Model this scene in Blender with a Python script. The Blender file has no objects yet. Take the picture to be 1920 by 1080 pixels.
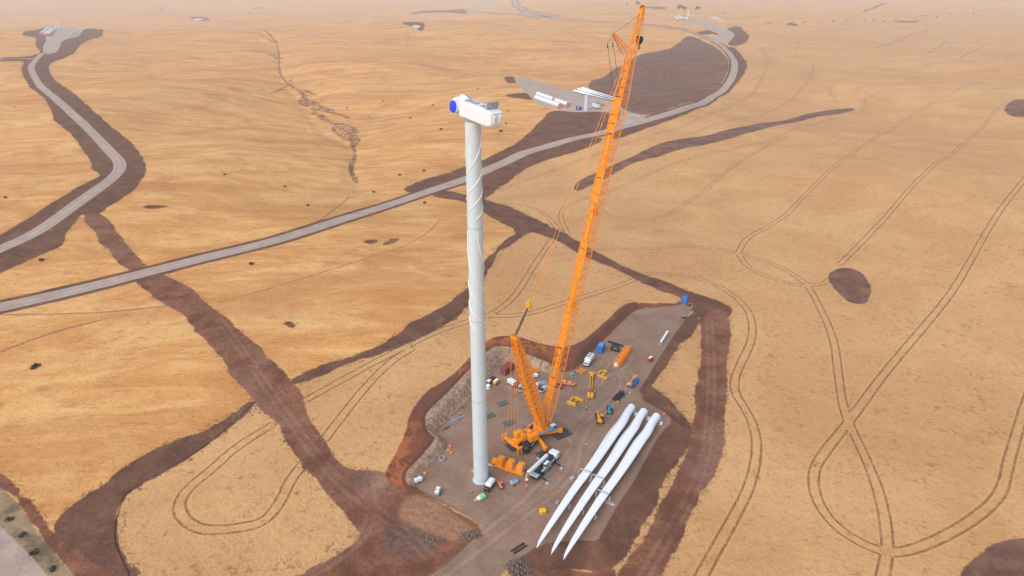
import bpy, math, random
import numpy as np
from mathutils import Vector, Matrix
R = math.radians
random.seed(7)
scene = bpy.context.scene

# ------------------------------------------------------------------ camera
CAM_H = 140.0
PITCH = R(24.3)
FPX = 1280.0
cd = bpy.data.cameras.new("camera"); cam = bpy.data.objects.new("camera", cd)
scene.collection.objects.link(cam); scene.camera = cam
cam.location = (0, 0, CAM_H); cam.rotation_euler = (math.pi/2 - PITCH, 0, 0)
cd.sensor_width = 36; cd.lens = 24; cd.clip_start = 1; cd.clip_end = 60000

# ------------------------------------------------------------------ light (hazy overcast)
SUN_EL, SUN_AZ = R(48), R(222)      # azimuth clockwise from +Y
world = bpy.data.worlds.new("World"); scene.world = world; world.use_nodes = True
wn = world.node_tree.nodes; wl = world.node_tree.links
bg = wn["Background"]; sky = wn.new("ShaderNodeTexSky")
sky.sky_type = 'NISHITA'; sky.sun_disc = False; sky.sun_elevation = SUN_EL; sky.sun_rotation = SUN_AZ
sky.air_density = 1.2; sky.dust_density = 2.0; sky.ozone_density = 0.6
wl.new(sky.outputs[0], bg.inputs[0]); bg.inputs[1].default_value = 0.12
sd = bpy.data.lights.new("sun", 'SUN'); sun = bpy.data.objects.new("sun", sd); scene.collection.objects.link(sun)
sd.energy = 1.6; sd.angle = R(60); sd.color = (1.0, 0.975, 0.94)
sdir = Vector((math.sin(SUN_AZ)*math.cos(SUN_EL), math.cos(SUN_AZ)*math.cos(SUN_EL), math.sin(SUN_EL)))
sun.rotation_euler = sdir.to_track_quat('Z', 'Y').to_euler(); sun.location = (0, 0, 400)
vs = scene.view_settings; vs.view_transform = 'Standard'; vs.look = 'None'; vs.gamma = 1; vs.use_curve_mapping = False
vs.exposure = 0.5
scene.cycles.volume_bounces = 1
scene.cycles.max_bounces = 6

# ------------------------------------------------------------------ surveying: where a sight line meets the land
ct, st = math.cos(PITCH), math.sin(PITCH)
def ray(px, py):
    a = (px-960)/FPX; b = (py-540)/FPX
    return np.array([a, ct - b*st, -(st + b*ct)])
def on_z(px, py, z=0.0):
    d = ray(px, py); t = (CAM_H-z)/-d[2]
    return np.array([d[0]*t, d[1]*t, z])
def flat(pts, z=0.0): return np.array([on_z(a, b, z)[:2] for a, b in pts])
def height_at(x, y, py, px=None):   # height above (x,y) seen at image row py
    b = (py-540)/FPX; dy = ct - b*st; dz = -(st + b*ct)
    return CAM_H + dz*(y/dy)

def chaikin(p, n=2, closed=True):
    p = np.asarray(p, float)
    for _ in range(n):
        if closed:
            q = np.roll(p, -1, 0); a = .75*p+.25*q; b = .25*p+.75*q
            p = np.empty((len(a)*2, 2)); p[0::2] = a; p[1::2] = b
        else:
            a = .75*p[:-1]+.25*p[1:]; b = .25*p[:-1]+.75*p[1:]
            m = np.empty((len(a)*2, 2)); m[0::2] = a; m[1::2] = b
            p = np.vstack([p[:1], m, p[-1:]])
    return p

def poly_sdf(x, y, P):
    d2 = np.full(x.shape, 1e18); ins = np.zeros(x.shape, bool)
    for i in range(len(P)):
        ax, ay = P[i]; bx, by = P[(i+1) % len(P)]
        ex, ey = bx-ax, by-ay; L = ex*ex+ey*ey+1e-12
        wx, wy = x-ax, y-ay
        t = np.clip((wx*ex+wy*ey)/L, 0, 1)
        d2 = np.minimum(d2, (wx-ex*t)**2+(wy-ey*t)**2)
        if ay != by:
            c = ((ay > y) != (by > y)) & (x < (bx-ax)*(y-ay)/(by-ay)+ax)
            ins ^= c
    d = np.sqrt(d2); return np.where(ins, -d, d)

def line_sd(x, y, P):
    best = np.full(x.shape, 1e18); sg = np.ones(x.shape)
    for i in range(len(P)-1):
        ax, ay = P[i]; bx, by = P[i+1]
        ex, ey = bx-ax, by-ay; L = ex*ex+ey*ey+1e-12
        wx, wy = x-ax, y-ay
        t = np.clip((wx*ex+wy*ey)/L, 0, 1)
        dd = (wx-ex*t)**2+(wy-ey*t)**2
        m = dd < best
        best = np.where(m, dd, best)
        sg = np.where(m, np.sign(ex*wy-ey*wx+1e-9), sg)
    d = np.sqrt(best); return d*sg, d

def boxed(fn, x, y, P, marg, default):
    r = np.hypot(x, y); mg = marg + 0.03*r
    x0, y0 = P.min(0); x1, y1 = P.max(0)
    m = (x > x0-mg) & (x < x1+mg) & (y > y0-mg) & (y < y1+mg)
    return m, fn(x[m], y[m], P)

def sstep(a, b, v):
    t = np.clip((v-a)/(b-a), 0, 1); return t*t*(3-2*t)

# ------------------------------------------------------------------ outlines of the site, pixel survey -> metres
PAD_PX = [(882,749),(864,764),(835,793),(817,813),(838,829),(838,838),(829,849),(795,884),(782,904),(777,913),(800,927),(862,958),
 (910,988),(860,1040),(800,1085),(740,1130),(640,1230),(760,1260),(900,1130),(940,1075),(975,1045),(1010,1022),(1060,1014),(1095,1012),(1120,1017),(1130,995),(1165,935),
 (1180,917),(1210,860),(1240,810),(1262,790),(1250,775),(1192,742),(1215,705),(1240,665),(1270,620),(1292,590),(1302,568),(1285,570),
 (1250,577),(1200,578),(1180,590),(1150,620),(1110,660),(1085,690),(1052,702),(1016,697),(994,690),(963,678),(945,680),(934,690),(912,711)]
PAD = flat(PAD_PX)
GULLY_PX = [(480,60),(520,80),(524,110),(522,128),(530,150),(552,165),(572,180),(585,205),(610,225),(640,240),(655,252),(660,275),(668,290),(655,318),(668,340)]
GUL = flat(GULLY_PX)

def nat(x, y):
    r = np.hypot(x, y)
    f = -10.4 - .0651*x + .0625*y
    f = f*np.exp(-((x-10)**2+(y-200)**2)/(2*115.0**2))
    w = sstep(300, 620, r)*(1-.65*sstep(900, 2200, r))
    z = f + 13*w*np.sin(x/96+1.0+.4*np.sin(y/180))*np.cos(y/150+.5)
    z = z + 2.0*w*np.sin(x/41+y/77)*np.sin(y/60-x/130+2)
    z = z + .6*w*np.sin(x/17+y/29+2*np.sin(y/50))*np.sin(y/23-x/60)
    z = z + 13*(1-.7*sstep(-300, 250, x))*sstep(800, 2000, r)*np.sin(x/330+2+y/900)*np.sin(y/520+.4)
    z = z - 48*sstep(2650, 3300, r)*sstep(500, -500, x)
    z = z + 60*sstep(4500, 11000, r)*(.6+.4*np.sin(x/1500+1)*np.cos(y/2100))
    _, d = line_sd(x, y, GUL)
    z = z - 7*np.exp(-(d/55.0)**2) - 1.6*np.exp(-(d/7.0)**2)*sstep(380, 480, r)
    return z
def height(x, y):
    x = np.asarray(x, float); y = np.asarray(y, float)
    n = nat(x, y); d = np.full(x.shape, 400.0)
    m = (x > -160) & (x < 200) & (y > -20) & (y < 420)
    if m.any(): d[m] = poly_sdf(x[m], y[m], PAD)
    d = np.maximum(d, 0)
    return np.where(n > 0, np.minimum(n, d*1.05), np.maximum(n, -d*.42))
TS = np.concatenate([np.linspace(90, 600, 500), 600*np.exp(np.linspace(0, math.log(30), 500))[1:]])
def gps(pts):
    out = []
    D = np.array([ray(a, max(b, -25)) for a, b in pts])
    for d in D:
        hx, hy = d[0]*TS, d[1]*TS; z = CAM_H + d[2]*TS
        g = z - height(hx, hy)
        k = np.argmax(g < 0)
        if g[k] >= 0: k = len(TS)-1
        if k == 0: t = (CAM_H)/-d[2]
        else: t = TS[k-1] + (TS[k]-TS[k-1])*g[k-1]/(g[k-1]-g[k]+1e-9)
        x, y = d[0]*t, d[1]*t
        out.append((x, y, float(height(np.array([x]), np.array([y]))[0])))
    return np.array(out)
def gp(px, py): return Vector(gps([(px, py)])[0])
# ------------------------------------------------------------------ areas and lines of the ground (traced outlines)
AREAS = {
 'crop': [[(552,718),(592,702),(655,677),(705,660),(780,632),(830,607),(862,585),(885,560),(912,508),(950,462),(985,432),(935,402),(905,382),
   (905,350),(940,335),(985,312),(1060,288),(1150,262),(1230,235),(1335,190),(1402,122),(1384,86),(1345,62),(1420,60),(1530,44),(1680,38),
   (1760,30),(1920,18),(2300,5),(3300,700),(3300,1500),(1500,2400),(400,2400),(250,1090),(225,1042),(215,1010),(220,960),(237,922),(287,892),(350,860),(400,825),(470,760),(500,740)]],
 'soil': [
  [(755,357),(762,350),(800,336),(870,315),(905,300),(940,285),(980,263),(1017,225),(1032,206),(1077,211),(1120,209),(1150,212),(1162,222),(1160,232),(1120,246),(1060,262),(1000,278),(940,303),(870,335),(780,362)],
  [(1362,86),(1382,90),(1402,117),(1396,138),(1375,163),(1335,190),(1290,215),(1230,235),(1185,250),(1150,262),(1130,258),(1135,240),(1210,228),(1270,210),(1320,188),(1355,165),(1378,135),(1378,110)],
  [(905,325),(960,300),(1010,283),(1060,270),(1130,255),(1125,268),(1070,287),(1020,300),(985,315),(960,335),(935,350),(912,372),(896,372)],
  [(810,362),(840,358),(880,366),(920,378),(960,388),(1005,412),(1060,440),(1120,475),(1190,510),(1260,535),(1320,557),(1367,572),(1372,592),(1340,612),(1318,615),(1312,595),(1285,575),
   (1265,552),(1240,545),(1200,528),(1150,502),(1105,485),(1060,457),(1000,432),(985,440),(960,455),(940,470),(925,486),(912,508),(905,500),(918,480),(950,450),(975,432),(940,418),(905,392),(870,377),(815,370)],
  [(877,542),(855,562),(817,582),(780,602),(742,632),(692,660),(630,677),(580,697),(547,712),(552,720),(592,706),(655,680),(705,664),(780,636),(830,610),(862,588),(884,567),(912,510),(905,500),(885,530)],
  [(390,810),(470,750),(478,758),(420,815),(400,828),(350,860),(287,892),(237,922),(220,960),(215,1010),(225,1042),(265,1085),(212,1085),(160,1044),(120,1022),(100,995),(102,980),(135,950),(200,907),(250,867),(315,830)],
  [(0,442),(42,417),(87,390),(130,362),(175,337),(192,328),(172,317),(172,302),(150,270),(135,250),(100,225),(97,200),(60,167),(37,130),(50,115),(20,114),(0,116),(0,108),(40,107),(72,103),(77,95),(65,85),(72,70),(40,67),(45,58),(75,56),(162,52),(185,54),(197,60),(180,72),(142,87),(137,105),
   (85,120),(100,150),(150,187),(190,225),(240,260),(262,287),(275,315),(265,340),(237,365),(200,387),(190,400),(150,402),(145,410),(125,430),(117,457),(100,467),(50,490),(0,510),(-60,535),(-60,470)],
  [(1300,62),(1330,55),(1352,58),(1385,47),(1398,60),(1408,72),(1382,88),(1362,84),(1374,70),(1350,60),(1330,66)],
  [(1325,60),(1335,54),(1360,60),(1362,64),(1345,67)],
  [(1292,585),(1312,592),(1300,620),(1282,637),(1247,682),(1230,712),(1217,724),(1240,738),(1270,765),(1292,795),(1297,825),(1270,855),(1235,915),(1218,960),(1185,1010),(1150,1064),(1100,1070),(1080,1062),(1050,1066),(1020,1075),(985,1082),(955,1068),(975,1045),(1010,1018),(1100,960),(1200,760),(1190,740)],
  [(735,30),(860,17),(885,22),(870,27),(850,22)],
  [(945,145),(962,143),(972,152),(960,157),(948,152)],[(943,178),(985,173),(1006,178),(1010,190),(990,186),(960,183)],
  [(1195,12),(1240,12),(1256,15),(1230,18)],[(1470,46),(1482,42),(1500,47),(1490,49)],
  [(470,15),(500,13),(480,17)],[(355,36),(362,31),(388,32),(396,38),(375,39)],[(752,45),(760,40),(797,42),(795,55),(788,60),(780,52)],
  [(1612,24),(1640,12),(1665,1),(1660,8),(1625,22)],[(1672,38),(1725,40),(1728,34),(1722,42),(1690,42)],
 ],
 'red': [
  [(150,400),(175,430),(200,465),(235,500),(255,525),(290,555),(330,585),(350,590),(375,625),(400,655),(430,685),(460,730),(490,765),(520,790),(540,830),(580,885),(620,930),(650,965),(670,990),(674,1010),(650,1030),(600,1055),(560,1080),(520,1130),(760,1150),(860,1050),(920,1000),(905,980),(862,962),(800,930),(775,920),(740,905),(705,880),(668,886),
   (640,875),(620,850),(600,820),(575,780),(562,745),(545,712),(515,690),(490,660),(460,635),(430,600),(392,575),(365,545),(320,520),(270,497),(250,475),(220,440),(197,400)],
  [(1315,590),(1318,640),(1312,700),(1303,770),(1299,830),(1290,860),(1262,910),(1230,975),(1195,1035),(1160,1080),(1100,1180),(1200,1180),(1235,1090),(1250,1050),(1270,1010),(1290,970),(1310,930),(1335,890),(1350,860),(1355,820),(1360,740),(1365,640),(1367,575)],
  [(-50,850),(0,893),(25,905),(50,930),(80,970),(105,1003),(150,1040),(215,1085),(270,1140),(170,1140),(140,1080),(90,1025),(55,975),(30,940),(0,912),(-50,880)],
  [(985,1082),(1050,1068),(1120,1075),(1155,1066),(1150,1150),(850,1160)],
  [(520,455),(690,447)][:0] or [(682,455),(690,450),(712,450),(700,456)],[(717,458),(730,448),(748,446),(752,450),(735,457),(722,460)],
  [(530,608),(537,602),(548,604),(556,612),(545,615)],[(266,387),(285,384),(325,386),(300,390),(280,391)],
 ],
 'bench': [[(725,897),(722,885),(740,853),(756,820),(764,800),(769,775),(778,758),(800,733),(824,720),(850,702),(882,670),(900,652),(915,638),(930,631),(960,629),(975,632),(1000,640),(1040,650),(1065,650),(1090,640),(1120,618),(1150,588),(1170,570),(1190,565),(1225,568),(1262,572),(1285,560),(1300,570),(1180,640),(1080,800),(900,800),(838,860),(790,920),(770,918),(745,912)]],
 'rock': [[(1062,702),(1040,690),(990,666),(960,650),(925,648),(905,668),(882,690),(855,720),(824,751),(799,774),(797,793),(804,813),(820,822),(790,855),(762,884),(760,902),(770,914),(860,880),(1000,760)]],
 'isl': [[(1550,520),(1560,507),(1590,500),(1615,510),(1630,530),(1635,555),(1620,572),(1590,565),(1565,545)],[(1880,210),(1890,190),(1920,185),(1960,190),(1960,215),(1905,222)],
  [(1800,1085),(1815,1050),(1850,1025),(1895,1010),(1990,1000),(1990,1150),(1790,1140)],
  [(1075,357),(1077,345),(1100,330),(1147,312),(1210,282),(1240,268),(1267,262),(1335,253),(1435,230),(1515,212),(1590,201),(1607,205),(1590,211),(1515,221),(1440,241),(1330,270),(1247,290),(1185,305),(1135,335),(1100,352),(1082,359)],
  [(1100,163),(1115,148),(1180,112),(1242,95),(1278,75),(1293,65),(1322,78),(1350,93),(1366,112),(1366,132),(1350,163),(1310,188),(1235,215),(1200,216),(1172,210),(1160,195),(1110,180)]],
 'grave': [
  [(82,62),(90,55),(105,50),(160,53),(158,66),(125,72),(112,85),(98,100),(88,104),(78,92),(88,78)],
  [(962,143),(1000,150),(1050,165),(1071,168),(1110,180),(1160,195),(1175,210),(1210,216),(1215,230),(1150,245),(1150,232),(1162,222),(1155,210),(1115,209),(1077,211),(1045,206),(1010,198),(1000,190),(968,158)],
  [(1262,42),(1280,36),(1310,34),(1345,44),(1375,60),(1378,66),(1368,80),(1350,82),(1335,74),(1352,64),(1332,58),(1325,50),(1290,42)],
  [(870,24),(885,12),(915,2),(945,-8),(960,-8),(930,5),(905,12),(892,20),(900,25)],
  [(-300,760),(-10,975),(30,1015),(60,1045),(95,1085),(150,1160),(-300,1400)]],
 'tan': [[(780,930),(830,943),(868,968),(905,988),(880,1008),(840,1018),(800,1000),(770,985),(745,960)],[(690,905),(705,890),(725,895),(722,912),(700,915)]],
 'mound': [[(664,890),(680,882),(700,884),(702,900),(690,912),(672,908)],[(720,990),(760,985),(810,1000),(825,1030),(780,1050),(730,1040),(715,1015)]],
 'verge': [[(-300,700),(0,912),(30,940),(55,975),(90,1025),(145,1085),(200,1150),(-300,1400)]],
}
AREAS['red'] = [a for a in AREAS['red'] if a]
# lines: (points, width m)
LINES = {
 'road': [([(-160,610),(-60,588),(0,576),(100,554),(200,530),(270,512),(360,489),(480,461),(560,438),(640,412),(700,393),(780,366),(870,338),(940,306),(1000,280),(1060,264),(1130,249),(1200,229),(1260,214),(1310,197),(1350,173),(1374,147),(1379,120),(1368,98),(1350,82),(1318,68),(1275,55),(1247,49),(1197,45)], 11.5),
  ([(1275,55),(1247,49),(1197,45),(1135,41),(1060,36),(1010,31),(960,27),(920,24),(880,22)], 32),
  ([(-90,505),(0,467),(60,440),(100,415),(150,378),(190,350),(208,337),(222,322),(226,310),(221,298),(208,285),(190,266),(170,245),(125,205),(90,175),(65,145),(56,125),(70,110),(92,94)], 9.5),
  ([(-40,113),(0,111),(30,109),(66,110)], 8), ([(962,-5),(968,12),(985,22),(1040,31)], 34)],
 'rut': [([(1960,290),(1920,340),(1870,400),(1830,470),(1790,540),(1760,580),(1700,650),(1650,710),(1600,780),(1560,830),(1530,870),(1524,900),(1532,940),(1560,980),(1600,1010),(1650,1033),(1690,1036),(1740,1020),(1800,990),(1850,955),(1880,920),(1890,870),(1910,800),(1930,740)],1),
  ([(1515,535),(1545,590),(1565,640),(1572,700),(1580,760),(1595,800),(1620,850),(1645,910),(1660,970),(1666,1030),(1650,1100)],1),
  ([(1125,468),(1200,467),(1280,461),(1340,465),(1385,475),(1440,490),(1490,515),(1515,535),(1545,532),(1558,522)],1),
  ([(1385,472),(1400,445),(1440,425),(1477,402),(1502,372),(1565,312),(1625,267),(1690,225),(1752,190),(1815,162),(1872,130),(1915,97)],1),
  ([(1575,495),(1640,430),(1702,357),(1747,315),(1810,267),(1852,225),(1885,192)],1),
  ([(1385,475),(1400,500),(1430,515),(1480,532),(1515,537)],1),
  ([(1215,512),(1270,514),(1320,525),(1360,542),(1400,575),(1412,605),(1410,640),(1390,680),(1375,715),(1380,740),(1397,765),(1417,805),(1420,852),(1407,910),(1382,960),(1350,1017),(1315,1080),(1290,1130)],1),
  ([(912,592),(960,592),(1000,587),(1050,570),(1100,555),(1160,536),(1200,520)],1),
  ([(912,592),(880,602),(817,622),(730,665),(655,705),(555,760)],1),
  ([(510,797),(440,840),(400,878),(350,917),(333,950),(350,980),(390,996),(475,986),(505,970),(530,935),(545,900),(572,865)],1),
  ([(610,822),(650,770),(690,720),(730,680),(770,655)],1),
  ([(1040,442),(1000,500),(965,560),(920,590)],1),
  ([(1065,438),(1050,410),(1055,388),(1097,372),(1135,362),(1197,335),(1260,307),(1335,287),(1410,270),(1452,260),(1515,235),(1560,222)],1),
  ([(1125,390),(1140,403),(1180,412),(1230,411),(1260,400),(1310,365),(1370,315),(1440,272),(1480,255)],1),
  ([(940,355),(1000,332),(1060,310),(1120,290),(1200,262),(1300,232),(1380,195),(1430,155),(1443,115),(1430,90)],1),
  ([(935,382),(960,382),(1000,388),(1030,408),(1048,432)],1),
  ([(1300,250),(1440,213),(1497,175),(1525,145),(1525,120)],1),
  ([(1655,170),(1615,188),(1625,203),(1600,213)],1),([(1490,100),(1498,85),(1494,70)],1),([(1570,190),(1552,172),(1560,158)],1),
  ([(932,235),(936,262),(945,280)],1)],
 'path': [([(110,161),(200,146),(300,134),(400,129),(520,135),(560,128),(640,92),(690,83),(760,86),(850,92),(960,108),(1030,125),(1085,137)],2.2),
  ([(890,76),(960,40)],2.5), ([(760,86),(768,70),(760,60)],2), ([(-20,590),(100,589),(200,586),(310,574)],1.6),
  ([(520,80),(500,70),(460,66)],3), ([(410,566),(500,543),(640,500),(700,480),(750,465),(800,440),(822,415)],.9),
  ([(570,430),(610,408),(655,370)],1.4),
  ([(120,15),(240,25),(300,20),(315,9)],9), ([(300,20),(340,33),(420,38),(480,40)],9), ([(500,28),(600,20),(740,16)],6),
  ([(1440,40),(1560,33),(1680,32),(1760,25),(1920,16)],14), ([(1100,5),(1180,10),(1260,18),(1330,28),(1400,38),(1460,45)],6),
  ([(1520,60),(1640,50)],4),([(1640,90),(1690,72),(1740,55)],5),([(1740,100),(1775,75)],3),([(1800,110),(1850,80)],3),
  ([(790,160),(830,110)][:0] or [(590,195),(602,190)],3), ([(30,600),(150,650),(160,652)][:0] or [(0,660),(100,622),(190,600)],2)],
 'gully': [(GULLY_PX,3.4),([(500,120),(524,118)],4),([(505,100),(520,112),(530,108)],4),([(548,165),(575,170),(590,178)],5),([(572,180),(560,190),(575,200)],6),([(585,190),(598,200),(620,206)],7),
  ([(590,205),(605,208),(640,214),(655,222)],5),([(610,225),(600,215),(585,212)],8),([(625,232),(650,232),(668,246),(664,256)],6),([(630,236),(622,245),(650,262)],4),([(655,250),(672,262),(662,275)],5),([(510,175),(535,165),(545,150)],4),([(490,55),(505,62),(520,80)],6)],
 'haul': [([(1140,690),(1160,695),(1172,712),(1165,735),(1140,760),(1115,785),(1090,805),(1075,830),(1080,860),(1065,895),(1020,935),(950,985),(880,1040),(800,1095),(720,1150)],1),
  ([(1040,800),(1065,812),(1082,835),(1078,865)],1), ([(1100,800),(1075,845),(1030,895),(990,940),(930,990),(850,1050),(780,1110)],1),
  ([(1330,600),(1335,700),(1330,800),(1318,880),(1280,960),(1230,1040),(1190,1110)],1),
  ([(410,600),(470,680),(530,770),(590,850),(650,920),(740,980),(800,1040)],1), ([(1120,720),(1135,700),(1165,690),(1180,670)],1),
  ([(690,900),(700,970),(670,1020),(580,1080)],1)],
}

AREAS_W = {}
for k, L in AREAS.items():
    AREAS_W[k] = []
    for p in L:
        w = gps(p)[:, :2] if k not in ('rock',) else gps(p)[:, :2]
        AREAS_W[k].append(chaikin(w, 2))
LINES_W = {k: [(chaikin(gps(p)[:, :2], 3, False), w) for p, w in L] for k, L in LINES.items()}

# ------------------------------------------------------------------ ground sheet: one graded mesh out to the horizon
def radii():
    r = [12, 30, 50, 68, 80]
    while r[-1] < 360: r.append(r[-1]*1.0034)
    while r[-1] < 14000: r.append(r[-1]*1.0065)
    return np.array(r)
RR = radii()
A = np.concatenate([np.arange(-180, -54, 3.0), np.arange(-54, 54, .2), np.arange(54, 180.1, 3.0)])
nR, nA = len(RR), len(A)
aa = np.radians(A)
X = (RR[:, None]*np.sin(aa)[None]).ravel(); Y = (RR[:, None]*np.cos(aa)[None]).ravel()
Z = height(X, Y)
ATT = {}
for k, L in AREAS_W.items():
    v = np.full(X.shape, 60.0)
    for P in L:
        m, d = boxed(poly_sdf, X, Y, P, 12, 60)
        v[m] = np.minimum(v[m], d)
    ATT[k] = v
m, d = boxed(poly_sdf, X, Y, chaikin(PAD, 1), 12, 60); v = np.full(X.shape, 60.0); v[m] = d; ATT['pad'] = v
for k, L in LINES_W.items():
    s = np.full(X.shape, 50.0); u = np.full(X.shape, 50.0)
    for P, w in L:
        m = boxed(lambda a, b, c: a, X, Y, P, 8, 0)[0]
        sd_, ud_ = line_sd(X[m], Y[m], P)
        sd_ /= w*.5 if k in ('road', 'path', 'gully') else 1.0; ud_ /= w*.5 if k in ('road', 'path', 'gully') else 1.0
        uu = u[m]; ss = s[m]; b = ud_ < uu
        uu[b] = ud_[b]; ss[b] = sd_[b]; u[m] = uu; s[m] = ss
    ATT[k+'_s'] = s; ATT[k+'_u'] = u
i = np.arange(nR-1)[:, None]*nA + np.arange(nA-1)[None]
F = np.stack([i, i+nA, i+nA+1, i+1], -1).reshape(-1, 4)[:, ::-1]
me = bpy.data.meshes.new("ground")
me.vertices.add(len(X)); me.vertices.foreach_set("co", np.stack([X, Y, Z], -1).astype(np.float32).ravel())
me.loops.add(F.size); me.loops.foreach_set("vertex_index", F.ravel().astype(np.int32))
me.polygons.add(len(F)); me.polygons.foreach_set("loop_start", (np.arange(len(F))*4).astype(np.int32))
me.polygons.foreach_set("loop_total", np.full(len(F), 4, np.int32))
me.update(calc_edges=True)
if me.polygons[0].normal.z < 0: me.flip_normals()
me.polygons.foreach_set("use_smooth", np.ones(len(F), bool))
for k, v in ATT.items():
    a = me.attributes.new(k, 'FLOAT', 'POINT'); a.data.foreach_set("value", v.astype(np.float32))
ground = bpy.data.objects.new("ground", me); scene.collection.objects.link(ground); ground['kind'] = 'structure'

# ------------------------------------------------------------------ colour helper: surface albedo from a daylight reading
KA = 0.80
def C(r, g, b, k=1.0):
    f = lambda c: (c/255/12.92) if c/255 <= .04045 else ((c/255+.055)/1.055)**2.4
    return (f(r)*KA*k, f(g)*KA*k, f(b)*KA*k, 1)

class NT:
    def __init__(s, m): s.t = m.node_tree; s.n = s.t.nodes; s.l = s.t.links
    def _in(s, sock, v):
        if isinstance(v, (int, float)): sock.default_value = v
        elif isinstance(v, tuple): sock.default_value = v
        else: s.l.new(v, sock)
    def math(s, op, a, b=0.0, c=0.0, clamp=False):
        n = s.n.new("ShaderNodeMath"); n.operation = op; n.use_clamp = clamp
        s._in(n.inputs[0], a); s._in(n.inputs[1], b)
        if op in ('MULTIPLY_ADD',): s._in(n.inputs[2], c)
        return n.outputs[0]
    def attr(s, name):
        n = s.n.new("ShaderNodeAttribute"); n.attribute_name = name; return n.outputs['Fac']
    def noise(s, vec, scale, detail=3, rough=.55, dist=0.0):
        n = s.n.new("ShaderNodeTexNoise"); n.inputs['Scale'].default_value = scale; n.inputs['Detail'].default_value = detail
        n.inputs['Roughness'].default_value = rough; n.inputs['Distortion'].default_value = dist
        s.l.new(vec, n.inputs['Vector']); return n.outputs['Fac']
    def smooth(s, v, a, b, lo=0.0, hi=1.0):
        n = s.n.new("ShaderNodeMapRange"); n.interpolation_type = 'SMOOTHSTEP'
        s._in(n.inputs['Value'], v); n.inputs['From Min'].default_value = a; n.inputs['From Max'].default_value = b
        n.inputs['To Min'].default_value = lo; n.inputs['To Max'].default_value = hi
        return n.outputs[0]
    def mix(s, f, a, b):
        n = s.n.new("ShaderNodeMix"); n.data_type = 'RGBA'
        s._in(n.inputs[0], f); s._in(n.inputs[6], a); s._in(n.inputs[7], b); return n.outputs[2]
    def mapping(s, vec, rot=(0, 0, 0), sc=(1, 1, 1)):
        n = s.n.new("ShaderNodeMapping"); n.inputs['Rotation'].default_value = rot; n.inputs['Scale'].default_value = sc
        s.l.new(vec, n.inputs['Vector']); return n.outputs[0]

gm = bpy.data.materials.new("farmland"); gm.use_nodes = True; g = NT(gm); me.materials.append(gm)
bs = g.n["Principled BSDF"]; bs.inputs['Roughness'].default_value = .95; bs.inputs['Specular IOR Level'].default_value = .15
pos = g.n.new("ShaderNodeNewGeometry").outputs['Position']
n_huge = g.noise(pos, .004, 4, .6, .6); n_big = g.noise(pos, .018, 5, .62, .8); n_mid = g.noise(pos, .11, 5, .65)
n_fine = g.noise(pos, .75, 4, .7); n_tiny = g.noise(pos, 1.6, 3, .75)
flow = g.mapping(pos, (0, 0, R(-24)), (.35, 1, 1)); n_str = g.noise(flow, .05, 6, .68, 1.2); n_str2 = g.noise(flow, .3, 5, .7, .5)
edge = g.math('ADD', g.math('MULTIPLY', g.math('SUBTRACT', n_mid, .5), 4.5), g.math('MULTIPLY', g.math('SUBTRACT', n_fine, .5), 2.6))
edge_w = g.math('ADD', edge, g.math('MULTIPLY', g.math('SUBTRACT', g.noise(pos, .045, 4, .6), .5), 9.0))
def area(name, amp=1.0, soft=.35, grow=0.0, wide=False):
    v = g.math('ADD', g.attr(name), g.math('MULTIPLY', edge_w if wide else edge, amp))
    return g.smooth(v, grow-soft, grow+soft, 1, 0)
def line(name, lo, hi, cap, amp=.0):
    s_ = g.math('ABSOLUTE', g.attr(name+'_s')); s_ = g.math('ADD', s_, g.math('MULTIPLY', edge, amp))
    return g.math('MULTIPLY', g.smooth(s_, lo, hi, 1, 0), g.smooth(g.attr(name+'_u'), cap, cap*1.15, 1, 0))
def pair(name, half, w, cap, amp):
    s_ = g.math('ABSOLUTE', g.attr(name+'_s')); s_ = g.math('ADD', s_, g.math('MULTIPLY', edge, amp))
    s_ = g.math('ABSOLUTE', g.math('SUBTRACT', s_, half))
    return g.math('MULTIPLY', g.smooth(s_, w*.45, w, 1, 0), g.smooth(g.attr(name+'_u'), cap, cap*1.15, 1, 0))
# pasture
past = g.mix(g.smooth(n_str, .35, .66), C(228,160,92), C(250,194,124))
past = g.mix(g.math('MULTIPLY', g.smooth(n_big, .48, .72), .75), past, C(212,144,84))
past = g.mix(g.math('MULTIPLY', g.smooth(n_huge, .5, .68), .45), past, C(224,178,126))
past = g.mix(g.math('MULTIPLY', g.smooth(n_str2, .52, .68), .48), past, C(168,118,68))
past = g.mix(g.math('MULTIPLY', g.smooth(n_fine, .52, .74), .5), past, C(140,100,60))
past = g.mix(g.math('MULTIPLY', g.smooth(g.noise(pos, .03, 6, .7, 1.5), .66, .78), .4), past, C(150,130,90))
past = g.mix(g.math('MULTIPLY', g.smooth(g.noise(pos, .5, 7, .88), .55, .68), .5), past, C(150,104,60))
past = g.mix(g.math('MULTIPLY', g.smooth(g.noise(flow, .012, 5, .65, 1.5), .46, .62), .55), past, C(198,134,76))
past = g.mix(g.math('MULTIPLY', g.smooth(g.noise(flow, .02, 4, .6, 1.0), .58, .72), .6), past, C(250,208,146))
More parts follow.
